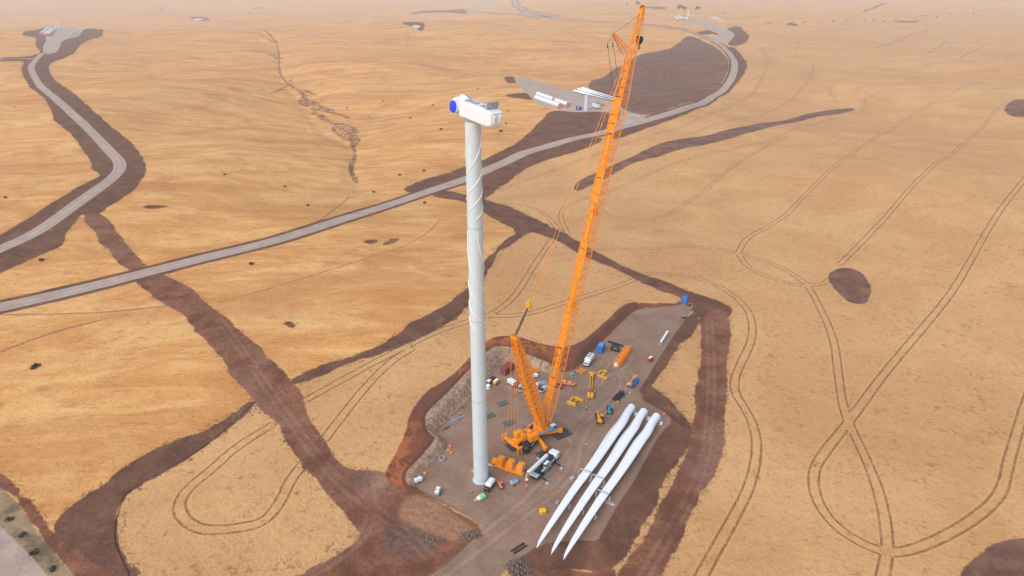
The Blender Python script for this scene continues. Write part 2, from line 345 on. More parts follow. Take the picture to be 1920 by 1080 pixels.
# ripe crop
crop = g.mix(g.smooth(n_big, .3, .7), C(216,163,106), C(234,182,124))
crop = g.mix(g.math('MULTIPLY', g.smooth(n_huge, .4, .7), .4), crop, C(214,150,98))
n_spk = g.noise(pos, .42, 7, .88)
speck = g.math('MULTIPLY', g.smooth(n_spk, .505, .62), g.smooth(n_mid, .42, .68, .3, 1.0))
crop = g.mix(g.math('MULTIPLY', speck, .85), crop, C(142,92,58))
crop = g.mix(g.math('MULTIPLY', g.smooth(n_tiny, .5, .72), .45), crop, C(160,112,68))
blot = g.math('MULTIPLY', g.smooth(g.noise(pos, .035, 3, .6), .62, .72), g.smooth(g.noise(pos, .9, 3, .8, 1.0), .5, .62))
crop = g.mix(g.math('MULTIPLY', blot, .75), crop, C(128,84,60))
rut = pair('rut', 1.55, .46, 4.2, .15)
crop = g.mix(g.math('MULTIPLY', rut, g.smooth(n_fine, .32, .6, .28, .85)), crop, C(138,92,60))
crop = g.mix(g.math('MULTIPLY', pair('rut', 2.2, .5, 4.2, .12), .25), crop, C(232,184,128))
col = g.mix(area('crop', .25), past, crop)
gv = g.smooth(g.noise(pos, .12, 5, .8, .8), .4, .56)
col = g.mix(g.math('MULTIPLY', g.math('MULTIPLY', line('gully', .7, 1.7, 3.5, .3), gv), .95), col, C(112,78,62))
col = g.mix(g.math('MULTIPLY', line('path', .6, 1.5, 3.2, .25), .62), col, C(142,104,84))
# islands of bare earth and ploughed land
plo = g.mix(g.smooth(n_mid, .35, .65), C(108,76,62), C(144,104,82))
plo = g.mix(g.math('MULTIPLY', g.smooth(g.noise(pos, .07, 5, .7), .58, .68), .5), plo, C(176,134,96))
plo = g.mix(g.math('MULTIPLY', g.smooth(n_fine, .5, .75), .5), plo, C(100,74,68))
plo = g.mix(g.math('MULTIPLY', g.smooth(g.noise(g.mapping(pos, (0,0,R(35)), (.15,1,1)), .06, 4, .6), .45, .65), .5), plo, C(150,114,102))
col = g.mix(area('isl', .5, wide=True), col, plo)
# disturbed topsoil
soil = g.mix(g.smooth(n_mid, .3, .7), C(102,70,55), C(138,95,72))
soil = g.mix(g.math('MULTIPLY', g.smooth(g.noise(pos, .06, 6, .75, 1.0), .56, .66), .45), soil, C(158,116,94))
soil = g.mix(g.math('MULTIPLY', g.smooth(n_fine, .5, .78), .6), soil, C(86,58,45))
soil = g.mix(g.math('MULTIPLY', g.smooth(n_str2, .55, .75), .5), soil, C(152,112,94))
col = g.mix(area('soil', .6, grow=.6, wide=True), col, soil)
clod = g.math('MULTIPLY', area('soil', 1.6, .6, 2.2), g.smooth(g.noise(pos, .6, 3, .8, .6), .54, .6))
col = g.mix(g.math('MULTIPLY', clod, .75), col, C(108,76,62))
red = g.mix(g.smooth(n_mid, .3, .7), C(116,71,53), C(162,108,80))
red = g.mix(g.math('MULTIPLY', g.smooth(n_fine, .45, .75), .5), red, C(98,60,44))
red = g.mix(g.math('MULTIPLY', g.smooth(n_big, .5, .68), .55), red, C(170,126,108))
red = g.mix(g.math('MULTIPLY', g.smooth(g.noise(pos, .06, 5, .75, 2), .6, .7), .5), red, C(172,124,96))
col = g.mix(area('red', .6, grow=.4, wide=True), col, red)
clod2 = g.math('MULTIPLY', area('red', 1.6, .5, 1.6), g.smooth(g.noise(pos, .7, 3, .8, .6), .55, .6))
col = g.mix(g.math('MULTIPLY', clod2, .7), col, C(110,72,58))
col = g.mix(g.math('MULTIPLY', area('tan', 1.0, 1.2, wide=True), .75), col, g.mix(g.smooth(n_fine, .35, .65), C(160,116,88), C(194,148,112)))
col = g.mix(g.math('MULTIPLY', area('mound', 1.0, 1.2, wide=True), .7), col, g.mix(g.smooth(n_fine, .35, .65), C(100,76,68), C(134,108,96)))
# stripped bench above the cutting, orange subsoil
ben = g.mix(g.smooth(g.noise(pos, .22, 6, .75, .8), .42, .56), C(118,72,56), C(184,108,66))
ben = g.mix(g.smooth(n_big, .44, .6), C(126,80,64), ben)
ben = g.mix(g.math('MULTIPLY', g.smooth(n_fine, .5, .75), .5), ben, C(112,68,54))
col = g.mix(area('bench', .35), col, ben)
dk = g.math('MULTIPLY', g.smooth(g.math('ABSOLUTE', g.math('ADD', g.attr('rock'), -.7)), .2, .9, 1, 0), area('bench', .3))
col = g.mix(g.math('MULTIPLY', dk, .7), col, C(104,58,46))
fac = g.noise(g.mapping(pos, (0,0,R(20)), (1,1,.35)), .8, 5, .7, 1)
rock = g.mix(g.smooth(fac, .35, .65), C(142,110,88), C(200,172,144))
rock = g.mix(g.math('MULTIPLY', g.smooth(n_mid, .5, .68), .6), rock, C(168,108,76))
col = g.mix(area('rock', .25), col, rock)
# roads, verges, pads
ver = g.mix(g.smooth(n_mid, .35, .62), C(118,98,76), C(172,146,114))
col = g.mix(area('verge', .4), col, ver)
col = g.mix(line('road', 1.5, 1.75, 2.2, .07), col, soil)
pale = g.mix(g.smooth(n_mid, .3, .7), C(182,158,142), C(204,181,165))
pale = g.mix(g.math('MULTIPLY', g.smooth(n_tiny, .5, .8), .3), pale, C(150,126,116))
pale = g.mix(g.math('MULTIPLY', g.smooth(g.math('ABSOLUTE', g.math('SUBTRACT', g.math('ABSOLUTE', g.attr('road_s')), .4)), .05, .2, 1, 0), .25), pale, C(214,194,184))
col = g.mix(area('grave', .15), col, pale)
col = g.mix(line('road', .88, 1.02, 1.6, .055), col, pale)
lanes = g.math('MULTIPLY', g.smooth(g.math('ABSOLUTE', g.math('SUBTRACT', g.math('ABSOLUTE', g.math('ADD', g.attr('road_s'), g.math('MULTIPLY', edge, .03))), .42)), .06, .2, 1, 0), g.smooth(g.attr('road_u'), .8, .9, 1, 0))
col = g.mix(g.math('MULTIPLY', lanes, .45), col, C(160,136,122))
pad = g.mix(g.smooth(n_mid, .3, .7), C(146,117,98), C(170,140,118))
pad = g.mix(g.math('MULTIPLY', g.smooth(n_big, .42, .66), .6), pad, C(164,124,100))
pad = g.mix(g.math('MULTIPLY', g.smooth(n_tiny, .5, .8), .35), pad, C(112,90,82))
pad = g.mix(g.math('MULTIPLY', g.smooth(g.noise(pos, .05, 5, .7, 2), .56, .7), .45), pad, C(172,146,134))
padm = area('pad', .12)
col = g.mix(padm, col, pad)
hl = g.math('MULTIPLY', pair('haul', 1.2, .75, 4.2, .12), g.smooth(n_mid, .3, .6, .1, .5)); hl = g.math('MULTIPLY', hl, g.smooth(padm, 0, 1, .35, 1.0))
col = g.mix(hl, col, C(186,154,140))
hl2 = g.math('MULTIPLY', pair('haul', 2.6, .5, 4.2, .15), .1)
col = g.mix(hl2, col, C(104,78,70))
g.l.new(col, bs.inputs['Base Color'])
bmp = g.n.new("ShaderNodeBump"); bmp.inputs['Strength'].default_value = .6; bmp.inputs['Distance'].default_value = .9
hh = g.math('ADD', g.math('MULTIPLY', n_fine, .7), g.math('MULTIPLY', n_mid, 1.2)); hh = g.math('ADD', hh, g.math('MULTIPLY', g.math('MULTIPLY', g.smooth(padm, 0, 1, 1, 0), g.smooth(area('crop', .25), 0, 1, 1, .18)), g.math('ADD', g.math('MULTIPLY', n_big, 3.5), g.math('MULTIPLY', n_str, 1.2)))); hh = g.math('SUBTRACT', hh, g.math('MULTIPLY', rut, .4))
g.l.new(hh, bmp.inputs['Height']); g.l.new(bmp.outputs[0], bs.inputs['Normal'])
# ------------------------------------------------------------------ materials for built things
def mat(name, col, rough=.5, metal=0.0, dirt=.25, scale=1.2, dirtcol=None, spec=.4):
    m = bpy.data.materials.new(name); m.use_nodes = True; t = NT(m); b = t.n["Principled BSDF"]
    b.inputs['Roughness'].default_value = rough; b.inputs['Metallic'].default_value = metal
    b.inputs['Specular IOR Level'].default_value = spec
    tc = t.n.new("ShaderNodeTexCoord").outputs['Object']
    n = t.noise(tc, scale, 5, .65); f = t.math('MULTIPLY', t.smooth(n, .48, .75), dirt)
    dc = dirtcol or tuple([c*.45 for c in col[:3]]+[1])
    t.l.new(t.mix(f, col, dc), b.inputs['Base Color'])
    return m
M = {}
M['white'] = mat('white_paint', (.74,.79,.80,1), .35, dirt=.12, scale=.25)
M['blade'] = mat('blade_gelcoat', (.82,.84,.86,1), .3, dirt=.10, scale=.12, dirtcol=(.66,.68,.68,1))
M['tower'] = mat('tower_paint', (.58,.665,.685,1), .42, dirt=.10, scale=.08, dirtcol=(.43,.51,.54,1))
M['seam'] = mat('tower_seam', (.33,.40,.43,1), .5)
M['strake'] = mat('white_rope', (.93,.93,.93,1), .5, dirt=.03)
M['blue'] = mat('blue_cover', (.01,.05,.75,1), .45, dirt=.12, scale=.6, dirtcol=(.01,.10,.9,1))
M['navy'] = mat('navy_cover', (.02,.05,.22,1), .5)
M['orange'] = mat('crane_orange', (.93,.30,.006,1), .42, dirt=.4, scale=.9, dirtcol=(.60,.15,.006,1))
M['orange2'] = mat('pale_orange', (.95,.33,.02,1), .45, dirt=.2)
M['yellow'] = mat('yellow_paint', (.80,.42,.015,1), .45, dirt=.3)
M['amber'] = mat('amber_paint', (.85,.34,.015,1), .45, dirt=.35)
M['redp'] = mat('red_paint', (.50,.035,.03,1), .5, dirt=.25)
M['pink'] = mat('faded_red_cover', (.72,.16,.13,1), .7, dirt=.2)
M['maroon'] = mat('container_red', (.26,.045,.05,1), .6, dirt=.3)
M['cblue'] = mat('container_blue', (.015,.17,.50,1), .55, dirt=.25)
M['lblue'] = mat('light_blue', (.10,.32,.55,1), .5, dirt=.2)
M['teal'] = mat('teal_paint', (.03,.30,.34,1), .5, dirt=.3)
M['green'] = mat('pale_green_cover', (.25,.60,.30,1), .7, dirt=.2)
M['dark'] = mat('black_steel', (.025,.026,.03,1), .55, dirt=.3, dirtcol=(.09,.08,.075,1))
M['tyre'] = mat('rubber', (.02,.02,.02,1), .85, dirt=.3, dirtcol=(.10,.08,.07,1))
M['grey'] = mat('galvanised_steel', (.33,.36,.38,1), .45, .2, dirt=.35)
M['steel'] = mat('bright_steel', (.55,.60,.64,1), .35, .3, dirt=.25)
M['plate'] = mat('ground_mat_green', (.085,.12,.11,1), .8, dirt=.45, dirtcol=(.16,.13,.11,1))
M['dmat'] = mat('ground_mat_dark', (.05,.05,.052,1), .85, dirt=.4, dirtcol=(.14,.11,.10,1))
M['glass'] = mat('dark_glass', (.015,.02,.025,1), .1, dirt=.05, spec=.6)
M['rope'] = mat('wire_rope', (.09,.07,.055,1), .6)
M['rust'] = mat('rusty_steel', (.22,.075,.035,1), .85, dirt=.4)
M['timber'] = mat('timber', (.42,.29,.17,1), .85, dirt=.4)
M['cone'] = mat('orange_plastic', (.70,.22,.10,1), .6, dirt=.2)
M['stone'] = mat('stone', (.17,.125,.095,1), .95, dirt=.6, scale=3, dirtcol=(.28,.215,.165,1))
M['shrub'] = mat('shrub_leaf', (.055,.05,.032,1), .9, dirt=.5, scale=3, dirtcol=(.11,.09,.05,1))
M['leaf'] = mat('gum_leaf', (.05,.068,.045,1), .9, dirt=.5, scale=.5, dirtcol=(.085,.10,.065,1))
M['bark'] = mat('bark', (.12,.095,.075,1), .95)
M['skin'] = mat('skin', (.45,.27,.19,1), .6, dirt=.05)
M['hivis'] = mat('hi_vis_cloth', (.85,.25,.03,1), .8, dirt=.1)
M['jean'] = mat('dark_trousers', (.03,.035,.06,1), .9, dirt=.1)
M['water'] = mat('dam_water', (.52,.54,.56,1), .15, dirt=.2, scale=.05)

# ------------------------------------------------------------------ mesh collector
class MB:
    def __init__(s): s.v = []; s.f = []
    def add(s, vs, fs):
        o = len(s.v); s.v += [tuple(v) for v in vs]; s.f += [tuple(o+i for i in f) for f in fs]; return s
    def box(s, c, d, rot=0, tilt=None, bev=0.0):
        hx, hy, hz = d[0]/2, d[1]/2, d[2]/2
        Mx = Matrix.Rotation(rot, 3, 'Z')
        if tilt: Mx = Mx @ Matrix.Rotation(tilt[1], 3, tilt[0])
        c = Vector(c); b = min(bev, hx*.9, hy*.9, hz*.9)
        if b <= 0:
            P = [Vector((x, y, z)) for z in (-hz, hz) for y in (-hy, hy) for x in (-hx, hx)]
            return s.add([c+Mx@p for p in P], [(0,2,3,1),(4,5,7,6),(0,1,5,4),(2,6,7,3),(0,4,6,2),(1,3,7,5)])
        ring = []
        for z, k in ((-hz, b), (-hz+b, 0), (hz-b, 0), (hz, b)):
            X_, Y_ = hx-k, hy-k; q = b*.6 if k == 0 else 0
            ring.append([Vector(p) for p in ((-X_+q,-Y_,z),(X_-q,-Y_,z),(X_,-Y_+q,z),(X_,Y_-q,z),(X_-q,Y_,z),(-X_+q,Y_,z),(-X_,Y_-q,z),(-X_,-Y_+q,z))])
        return s.loft([[c+Mx@p for p in r] for r in ring])
    def loft(s, rings, cap=True, closed=True):
        n = len(rings[0]); vs = [p for r in rings for p in r]; fs = []
        for i in range(len(rings)-1):
            for j in range(n if closed else n-1):
                k = (j+1) % n; fs.append((i*n+j, i*n+k, (i+1)*n+k, (i+1)*n+j))
        if cap: fs.append(tuple(range(n-1, -1, -1))); fs.append(tuple((len(rings)-1)*n+j for j in range(n)))
        return s.add(vs, fs)
    def tube(s, a, b, r, n=6, r2=None, cap=True):
        a, b = Vector(a), Vector(b); d = (b-a)
        if d.length < 1e-6: return s
        d.normalize(); u = d.orthogonal().normalized(); w = d.cross(u); r2 = r if r2 is None else r2
        A_ = [a+(u*math.cos(t)+w*math.sin(t))*r for t in [2*math.pi*i/n for i in range(n)]]
        B_ = [b+(u*math.cos(t)+w*math.sin(t))*r2 for t in [2*math.pi*i/n for i in range(n)]]
        return s.loft([A_, B_], cap)
    def path(s, pts, r, n=5):
        pts = [Vector(p) for p in pts]; rings = []
        up = Vector((.13, .21, .97))
        for i, p in enumerate(pts):
            d = (pts[min(i+1, len(pts)-1)]-pts[max(i-1, 0)]).normalized()
            u = d.cross(up); u = u.normalized() if u.length > .01 else d.orthogonal().normalized(); w = d.cross(u)
            rings.append([p+(u*math.cos(t)+w*math.sin(t))*r for t in [2*math.pi*k/n for k in range(n)]])
        return s.loft(rings)
    def lathe(s, base, axis, prof, n=20, cap=True):   # prof: (distance along axis, radius)
        base = Vector(base); d = Vector(axis).normalized(); u = d.orthogonal().normalized(); w = d.cross(u)
        return s.loft([[base+d*h+(u*math.cos(t)+w*math.sin(t))*r for t in [2*math.pi*i/n for i in range(n)]] for h, r in prof], cap)
    def prism(s, pts, z0, z1):   # plan outline extruded up
        return s.loft([[Vector((x, y, z0)) for x, y in pts], [Vector((x, y, z1)) for x, y in pts]])
    def build(s, name, m, parent=None, smooth=False, loc=None, rotz=0, auto=False):
        me_ = bpy.data.meshes.new(name); me_.from_pydata(s.v, [], s.f); me_.update()
        import bmesh
        b = bmesh.new(); b.from_mesh(me_); bmesh.ops.recalc_face_normals(b, faces=b.faces); b.to_mesh(me_); b.free()
        me_.materials.append(M[m] if isinstance(m, str) else m)
        o = bpy.data.objects.new(name, me_); scene.collection.objects.link(o)
        if smooth:
            me_.polygons.foreach_set("use_smooth", [True]*len(me_.polygons))
            me_.set_sharp_from_angle(angle=R(38))
        if parent: o.parent = parent
        if loc is not None: o.location = loc
        if rotz: o.rotation_euler = (0, 0, rotz)
        return o
def tag(o, label, cat, group=None, kind=None):
    o['label'] = label; o['category'] = cat
    if group: o['group'] = group
    if kind: o['kind'] = kind
    return o
def thing(name, label, cat, loc, rotz=0, group=None):
    o = bpy.data.objects.new(name, None); scene.collection.objects.link(o); o.empty_display_size = .1
    o.location = loc; o.rotation_euler = (0, 0, rotz); return tag(o, label, cat, group)
def kids(o): return [c for c in bpy.data.objects if c.parent == o]
def dup(o, loc=None, rotz=None, label=None, parent=None, scale=None):
    c = o.copy(); scene.collection.objects.link(c); c.parent = parent
    if loc is not None: c.location = loc
    if rotz is not None: c.rotation_euler = (0, 0, rotz)
    if label: c['label'] = label
    if scale: c.scale = (scale,)*3
    for k in kids(o): dup(k, parent=c)
    return c
def G(px, py): return gp(px, py)
def head(a, b):
    p, q = gp(*a), gp(*b); return math.atan2(q.y-p.y, q.x-p.x)
def V(*a): return Vector(a)

# ================================================================== wind turbine tower with nacelle
tb = on_z(902, 899, .2); TX, TY = tb[0], tb[1]
HT = height_at(TX, TY, 223)
tur = thing('wind_turbine', 'tall pale grey turbine tower with white nacelle and no blades fitted', 'wind turbine', (TX, TY, 0))
rad = lambda z: 2.25 - (2.25-1.92)*z/HT
zs = [.45]+[height_at(TX, TY, q) for q in (848, 748, 598, 425)]+[HT-.2]
MB().lathe((0,0,0), (0,0,1), [(0,2.75),(.28,2.75),(.3,2.6)], 40).build('foundation_ring', 'grey', tur, True)
MB().lathe((0,0,.3), (0,0,1), [(0,2.5),(.15,2.5)], 40).build('base_flange', 'tower', tur, True)
for i_ in range(5):
    a_, b_ = zs[i_], zs[i_+1]
    MB().lathe((0,0,0), (0,0,1), [(a_, rad(a_)), (b_-.06, rad(b_))], 48, True).build('tower_section', 'tower', tur, True)
    MB().lathe((0,0,0), (0,0,1), [(b_-.07, rad(b_)+.025), (b_+.07, rad(b_)+.025)], 48).build('section_joint', 'seam', tur, True)
sec = [o for o in kids(tur) if o.name.startswith('tower_section')]
dr = MB().box((0,0,0), (.12, 1.0, 2.2), bev=.05); dr.build('door', 'grey', tur, loc=(2.2*math.cos(R(150)), 2.2*math.sin(R(150)), 1.9), rotz=R(150))
def strake(z0, z1, turns, ph, sgn, tight):
    m = MB(); pts = []
    for i_ in range(90):
        t = i_/89; z = z0+(z1-z0)*t
        a = ph + sgn*2*math.pi*turns*((1-(1-t)**tight) if tight < 0 else t**tight)
        r = rad(z)+.07; pts.append((r*math.cos(a), r*math.sin(a), z))
    return m.path(pts, .088, 6)
za, zb, zc, zd = height_at(TX, TY, 408), height_at(TX, TY, 236), height_at(TX, TY, 612), height_at(TX, TY, 432)
for k in range(3):
    strake(zb, za, 1.25, R(120*k+250), -1, 1.55).build('helical_strake', 'strake', tur, True)
    strake(zd, zc, 1.25, R(120*k+290), 1, 1.9).build('helical_strake', 'strake', tur, True)
# nacelle, local +X points at the hub
NH = math.atan2(.78, -.62)
nac = bpy.data.objects.new('nacelle', None)
nm = MB()
prof = [(-9.6,1.55,1.55,.35),(-9.3,1.8,1.75,.3),(-8.0,1.85,1.85,.3),(2.6,1.95,1.9,.3),(3.2,1.8,1.75,.35)]
rings = []
for x_, hw, hh_, b in prof:
    zc_ = 1.9
    q = [(-hw+b,-hh_),(hw-b,-hh_),(hw,-hh_+b),(hw,hh_-b),(hw-b,hh_),(-hw+b,hh_),(-hw,hh_-b),(-hw,-hh_+b)]
    rings.append([V(x_, y_, zc_+z_+(.25 if z_ < 0 and x_ < -8 else 0)) for y_, z_ in q])
nm.loft(rings)
nac = nm.build('nacelle', 'white', tur, False, loc=(0,0,HT+.1), rotz=NH)
nac.rotation_euler = (0, -R(5), NH)
MB().lathe((0,0,-.6), (0,0,1), [(0,1.95),(1.0,2.05)], 40).build('yaw_bearing', 'grey', nac, True)
for y_ in (-.85, .85): MB().box((-9.72, y_, 2.0), (.5, .75, 1.9), bev=.15).build('rear_vent', 'white', nac)
MB().box((-3.6, 0, 3.82), (9.0, 2.9, .16), bev=.05).build('roof_panel', 'blade', nac)
ck = MB()
ck.box((-7.4, 0, 4.0), (.9, 3.3, .12))
for y_ in (-1.65, -.55, .55, 1.65): ck.box((-7.7, y_, 4.85), (.1, .1, 1.8), tilt=('Y', -.25))
ck.build('cooler_frame', 'steel', nac)
MB().box((-7.72, 0, 4.85), (.1, 3.2, 1.6), tilt=('Y', -.25)).build('cooler_panel', 'grey', nac)
cx = MB()
for s_ in (-1, 1):
    cx.tube((-7.6, -1.6*s_, 4.1), (-7.95, 0, 5.6), .06); cx.tube((-7.6, 0, 4.1), (-7.95, 1.6*s_, 5.6), .06)
    cx.tube((-6.4, 1.5*s_, 4.0), (-7.8, 1.6*s_, 5.5), .06)
cx.build('cooler_brace', 'steel', nac)
for x_ in (-4.6, -1.2, 1.4): MB().box((x_, .1, 3.98), (1.9, 1.5, .22), bev=.06).build('roof_hatch', 'grey', nac)
rl = MB()
for y_ in (-1.5, 1.5):
    rl.tube((-6, y_, 4.5), (2.4, y_, 4.5), .04, 4)
    for x_ in (-6, -3.2, -.4, 2.4): rl.tube((x_, y_, 3.85), (x_, y_, 4.5), .04, 4)
rl.build('roof_rail', 'steel', nac)
hub = MB().lathe((3.0, 0, 1.9), (1,0,0), [(0,1.3),(.5,1.5),(.9,2.0),(2.6,2.15),(3.8,1.9),(4.4,1.2),(4.6,.3)], 32).build('rotor_hub', 'white', nac, True)
for a_ in (0, 120, 240):
    d_ = Vector((0, math.cos(R(a_+5)), math.sin(R(a_+5))))
    c_ = V(4.7, 0, 1.9)
    MB().lathe(c_+d_*1.2, d_, [(0,1.62),(1.25,1.62),(1.3,1.52)], 32).build('blade_collar', 'white', hub, True)
    MB().lathe(c_+d_*2.42, d_, [(0,1.45),(.16,1.5),(.26,1.2)], 32).build('opening_cover', 'blue', hub, True)

# ================================================================== blades on transport frames
BL = 74.0
def blade_mb():
    m = MB(); rings = []; N = 28
    for i_ in range(49):
        t = (i_/48)**1.15; x = t*BL
        tt = [0,.03,.07,.12,.17,.23,.3,.38,.5,.65,.8,.9,.96,.99,1]
        c = float(np.interp(t, tt, [2.75,2.75,3.0,3.5,3.9,4.0,3.75,3.35,2.85,2.45,2.0,1.5,.95,.5,.1]))
        th = float(np.interp(t, tt, [2.7,2.7,2.68,2.5,2.2,1.8,1.4,1.1,.75,.5,.34,.22,.14,.08,.04]))
        off = (c-2.75)*.5*float(sstep(.03, .22, t)) if t < .3 else (c-2.75)*.5
        off -= .62*float(sstep(.05,.18,t)*(1-sstep(.35,.7,t)))
        bend = .6*math.sin(t*math.pi)*0 + .9*t*t
        tw = -R(10)*(1-float(sstep(.05, .75, t))) - R(4)
        ring = []
        for j in range(N):
            a = 2*math.pi*j/N; rr = float(sstep(.03, .16, t))
            yc = math.cos(a)*c/2; zc2 = math.sin(a)*th/2
            # sharpen trailing edge
            if yc > 0: zc2 *= 1-.82*rr*(yc/(c/2))**1.3
            y2 = (yc+off)*math.cos(tw) - zc2*math.sin(tw); z2 = (yc+off)*math.sin(tw)+zc2*math.cos(tw)
            ring.append(V(x, -y2, z2+bend))
        rings.append(ring)
    return m.loft(rings)
BLAB = ['leftmost of the three white turbine blades lying on the gravel pad', 'middle one of the three white turbine blades lying on the gravel pad', 'rightmost of the three white turbine blades, beside the dark embankment']
roots = [(1184,764), (1207,772), (1231,781)]; tips = [(1006,1028), (1033,1040), (1056,1050)]
bmesh_obj = None; blades = []
for i_ in range(3):
    r0 = on_z(*roots[i_], 1.9); t0 = on_z(*tips[i_], 2.8)
    a = math.atan2(t0[1]-r0[1], t0[0]-r0[0]); L_ = math.hypot(t0[0]-r0[0], t0[1]-r0[1]); a -= 1.25/L_
    b = thing('turbine_blade', BLAB[i_], 'turbine blade', (r0[0], r0[1], 1.95), a, 'turbine blades lying side by side on the pad')
    if bmesh_obj is None:
        ob = blade_mb().build('blade_shell', 'blade', b, True); ob.scale = (L_/BL, 1, 1); bmesh_obj = ob
        rg = MB().lathe((-.12,0,0), (1,0,0), [(0,1.2),(0,1.38),(.14,1.38)], 32).build('root_flange', 'white', b, True)
    else:
        for q in (bmesh_obj, rg):
            c = q.copy(); scene.collection.objects.link(c); c.parent = b
            if q is bmesh_obj: c.scale = (L_/BL, 1, 1)
    blades.append((b, r0, a, L_))
FL = ['leftmost', 'middle', 'rightmost']
def root_stand(m):
    for x_ in (-.5, .5):
        m.box((x_, 0, .12), (.25, 3.6, .24)); m.box((x_, 0, .62), (.2, 2.4, .2))
        for y_ in (-1.7, 1.7): m.box((x_, y_, 1.0), (.22, .22, 2.0)); 
    for y_ in (-1.7, 1.7): m.box((0, y_, .12), (1.3, .25, .24)); m.tube((-.5, y_, .2), (.5, y_, 1.9), .07, 5)
    return m
for i_, (b, r0, a, L_) in enumerate(blades):
    d = V(math.cos(a), math.sin(a), 0); n_ = V(-math.sin(a), math.cos(a), 0)
    f = thing('blade_root_stand', 'steel stand under the thick root end of the %s white blade' % FL[i_], 'blade stand', tuple(V(r0[0], r0[1], 0)+d*1.2), a, 'blade root stands')
    root_stand(MB()).build('stand_frame', 'steel', f)
    MB().box((0, 2.3, .55), (1.2, .7, .9), bev=.08).build('ballast_box', 'white', f)
    # mid frame
    mpx = [(1097,885),(1121,897),(1133,927)][i_]
    s_ = (V(*on_z(*mpx, 2.6))-V(r0[0], r0[1], 0)).dot(d); t_ = s_/L_
    zz = 1.95+.9*t_*t_
    f = thing('blade_tip_frame', 'grey steel cradle frame clamped around the %s white blade at half length' % FL[i_], 'blade frame', tuple(V(r0[0], r0[1], 0)+d*s_), a, 'blade cradle frames')
    q = MB(); 
    for x_ in (-.35, .35):
        for y_ in (-2.1, 2.1):
            q.box((x_, y_, 1.2), (.12, .12, 2.4))
        q.box((x_, 0, .1), (.18, 4.6, .2))
        for s2 in (-1, 1): q.tube((x_, -2.1*s2, .2), (x_, -2.1*s2+1.4*s2, 1.2), .06, 5); q.tube((x_, 2.1, .2+1.5*(s2>0)), (x_, 3.3, .1), .06, 5)
    for y_ in (-2.1, 2.1):
        for z_ in (.1, 1.3, 2.35): q.box((0, y_, z_), (.7, .12, .12))
        q.tube((-.35, y_, .2), (.35, y_, 1.3), .05, 4); q.tube((.35, y_, 1.3), (-.35, y_, 2.2), .05, 4); pass
    q.box((0, 2.9, .1), (.9, 1.8, .14)); q.build('cradle', 'steel', f)
    MB().box((0, 0, zz+1.18 if i_ else zz+1.1), (.4, 3.6, .12)).build('top_clamp', 'steel', f)
    # tip trestle
    s3 = L_*.72
    f = thing('blade_trestle', 'small grey trestle near the thin end of the %s white blade' % FL[i_], 'trestle', tuple(V(r0[0], r0[1], 0)+d*s3), a, 'blade trestles')
    q = MB(); q.box((0, 0, 1.1), (.5, 2.6, .25))
    for y_ in (-1.2, 1.2): q.box((0, y_, .55), (.3, .3, 1.1)); q.box((0, y_, .08), (1.6, .4, .16))
    q.build('trestle_frame', 'steel', f)
    if i_ == 0: MB().box((.2, -2.6, .35), (1.1, .9, .7), bev=.08).build('ballast_box', 'grey', f)

# ================================================================== crawler-less star-outrigger lattice crane
CX, CY = 8.0, 187.6
HD = math.atan2(.59, .807)
hx, hy = math.cos(HD), math.sin(HD)
crane = thing('crane', 'huge orange lattice boom crane standing beside the turbine tower', 'crane', (CX, CY, 0), HD)
def pl(px, py, lat=0.0):     # where the sight line meets the vertical plane of the boom -> crane coordinates
    d = ray(px, py); nx, ny = -hy, hx
    t = ((CX+nx*lat)*nx + (CY+ny*lat)*ny)/(d[0]*nx+d[1]*ny)
    X_, Y_, Z_ = d[0]*t, d[1]*t, CAM_H+d[2]*t
    return Vector(((X_-CX)*hx+(Y_-CY)*hy, lat, Z_))
def lattice(m, A_, B_, wa, ha, wb, hb, nb, rc, rb, n=4, side=V(0,1,0), faces=(0,1,2,3), cross=True):
    A_, B_ = Vector(A_), Vector(B_); d = (B_-A_).normalized(); up = side.cross(d).normalized()
    cs = [(-1,-1),(1,-1),(1,1),(-1,1)]
    P = lambda t, k: A_.lerp(B_, t) + side*(cs[k][0]*(wa+(wb-wa)*t)/2) + up*(cs[k][1]*(ha+(hb-ha)*t)/2)
    for k in range(4): m.tube(P(0,k), P(1,k), rc, n+1)
    for i_ in range(nb):
        t0, t1 = i_/nb, (i_+1)/nb
        for k in faces:
            k2 = (k+1) % 4
            if i_ % 2: m.tube(P(t0,k), P(t1,k2), rb, n)
            else: m.tube(P(t0,k2), P(t1,k), rb, n)
        if cross and i_ % 2 == 0:
            for k in range(4): m.tube(P(t0,k), P(t0,(k+1)%4), rb, n)
    return m
foot = V(3.6, 0, 3.2); tip = pl(1203, 20)
print('BOOM TIP', tip, (tip-foot).length)
Lb = (tip-foot).length; bd = (tip-foot).normalized(); bup = V(0,1,0).cross(bd)
NS = 12; W, Hh = 3.1, 2.7
cuts = [0, .06, .14, .22, .31, .40, .49, .58, .66, .74, .82, .895, 1.0]
def wh(t):
    if t < .06: return W, .6+(Hh-.6)*t/.06
    if t < .82: return W, Hh
    if t < .9:
        q = (t-.82)/.08; return W-(W-2.1)*q, Hh-(Hh-1.9)*q
    q = (t-.9)/.1; return 2.1-.9*q, 1.9-1.1*q
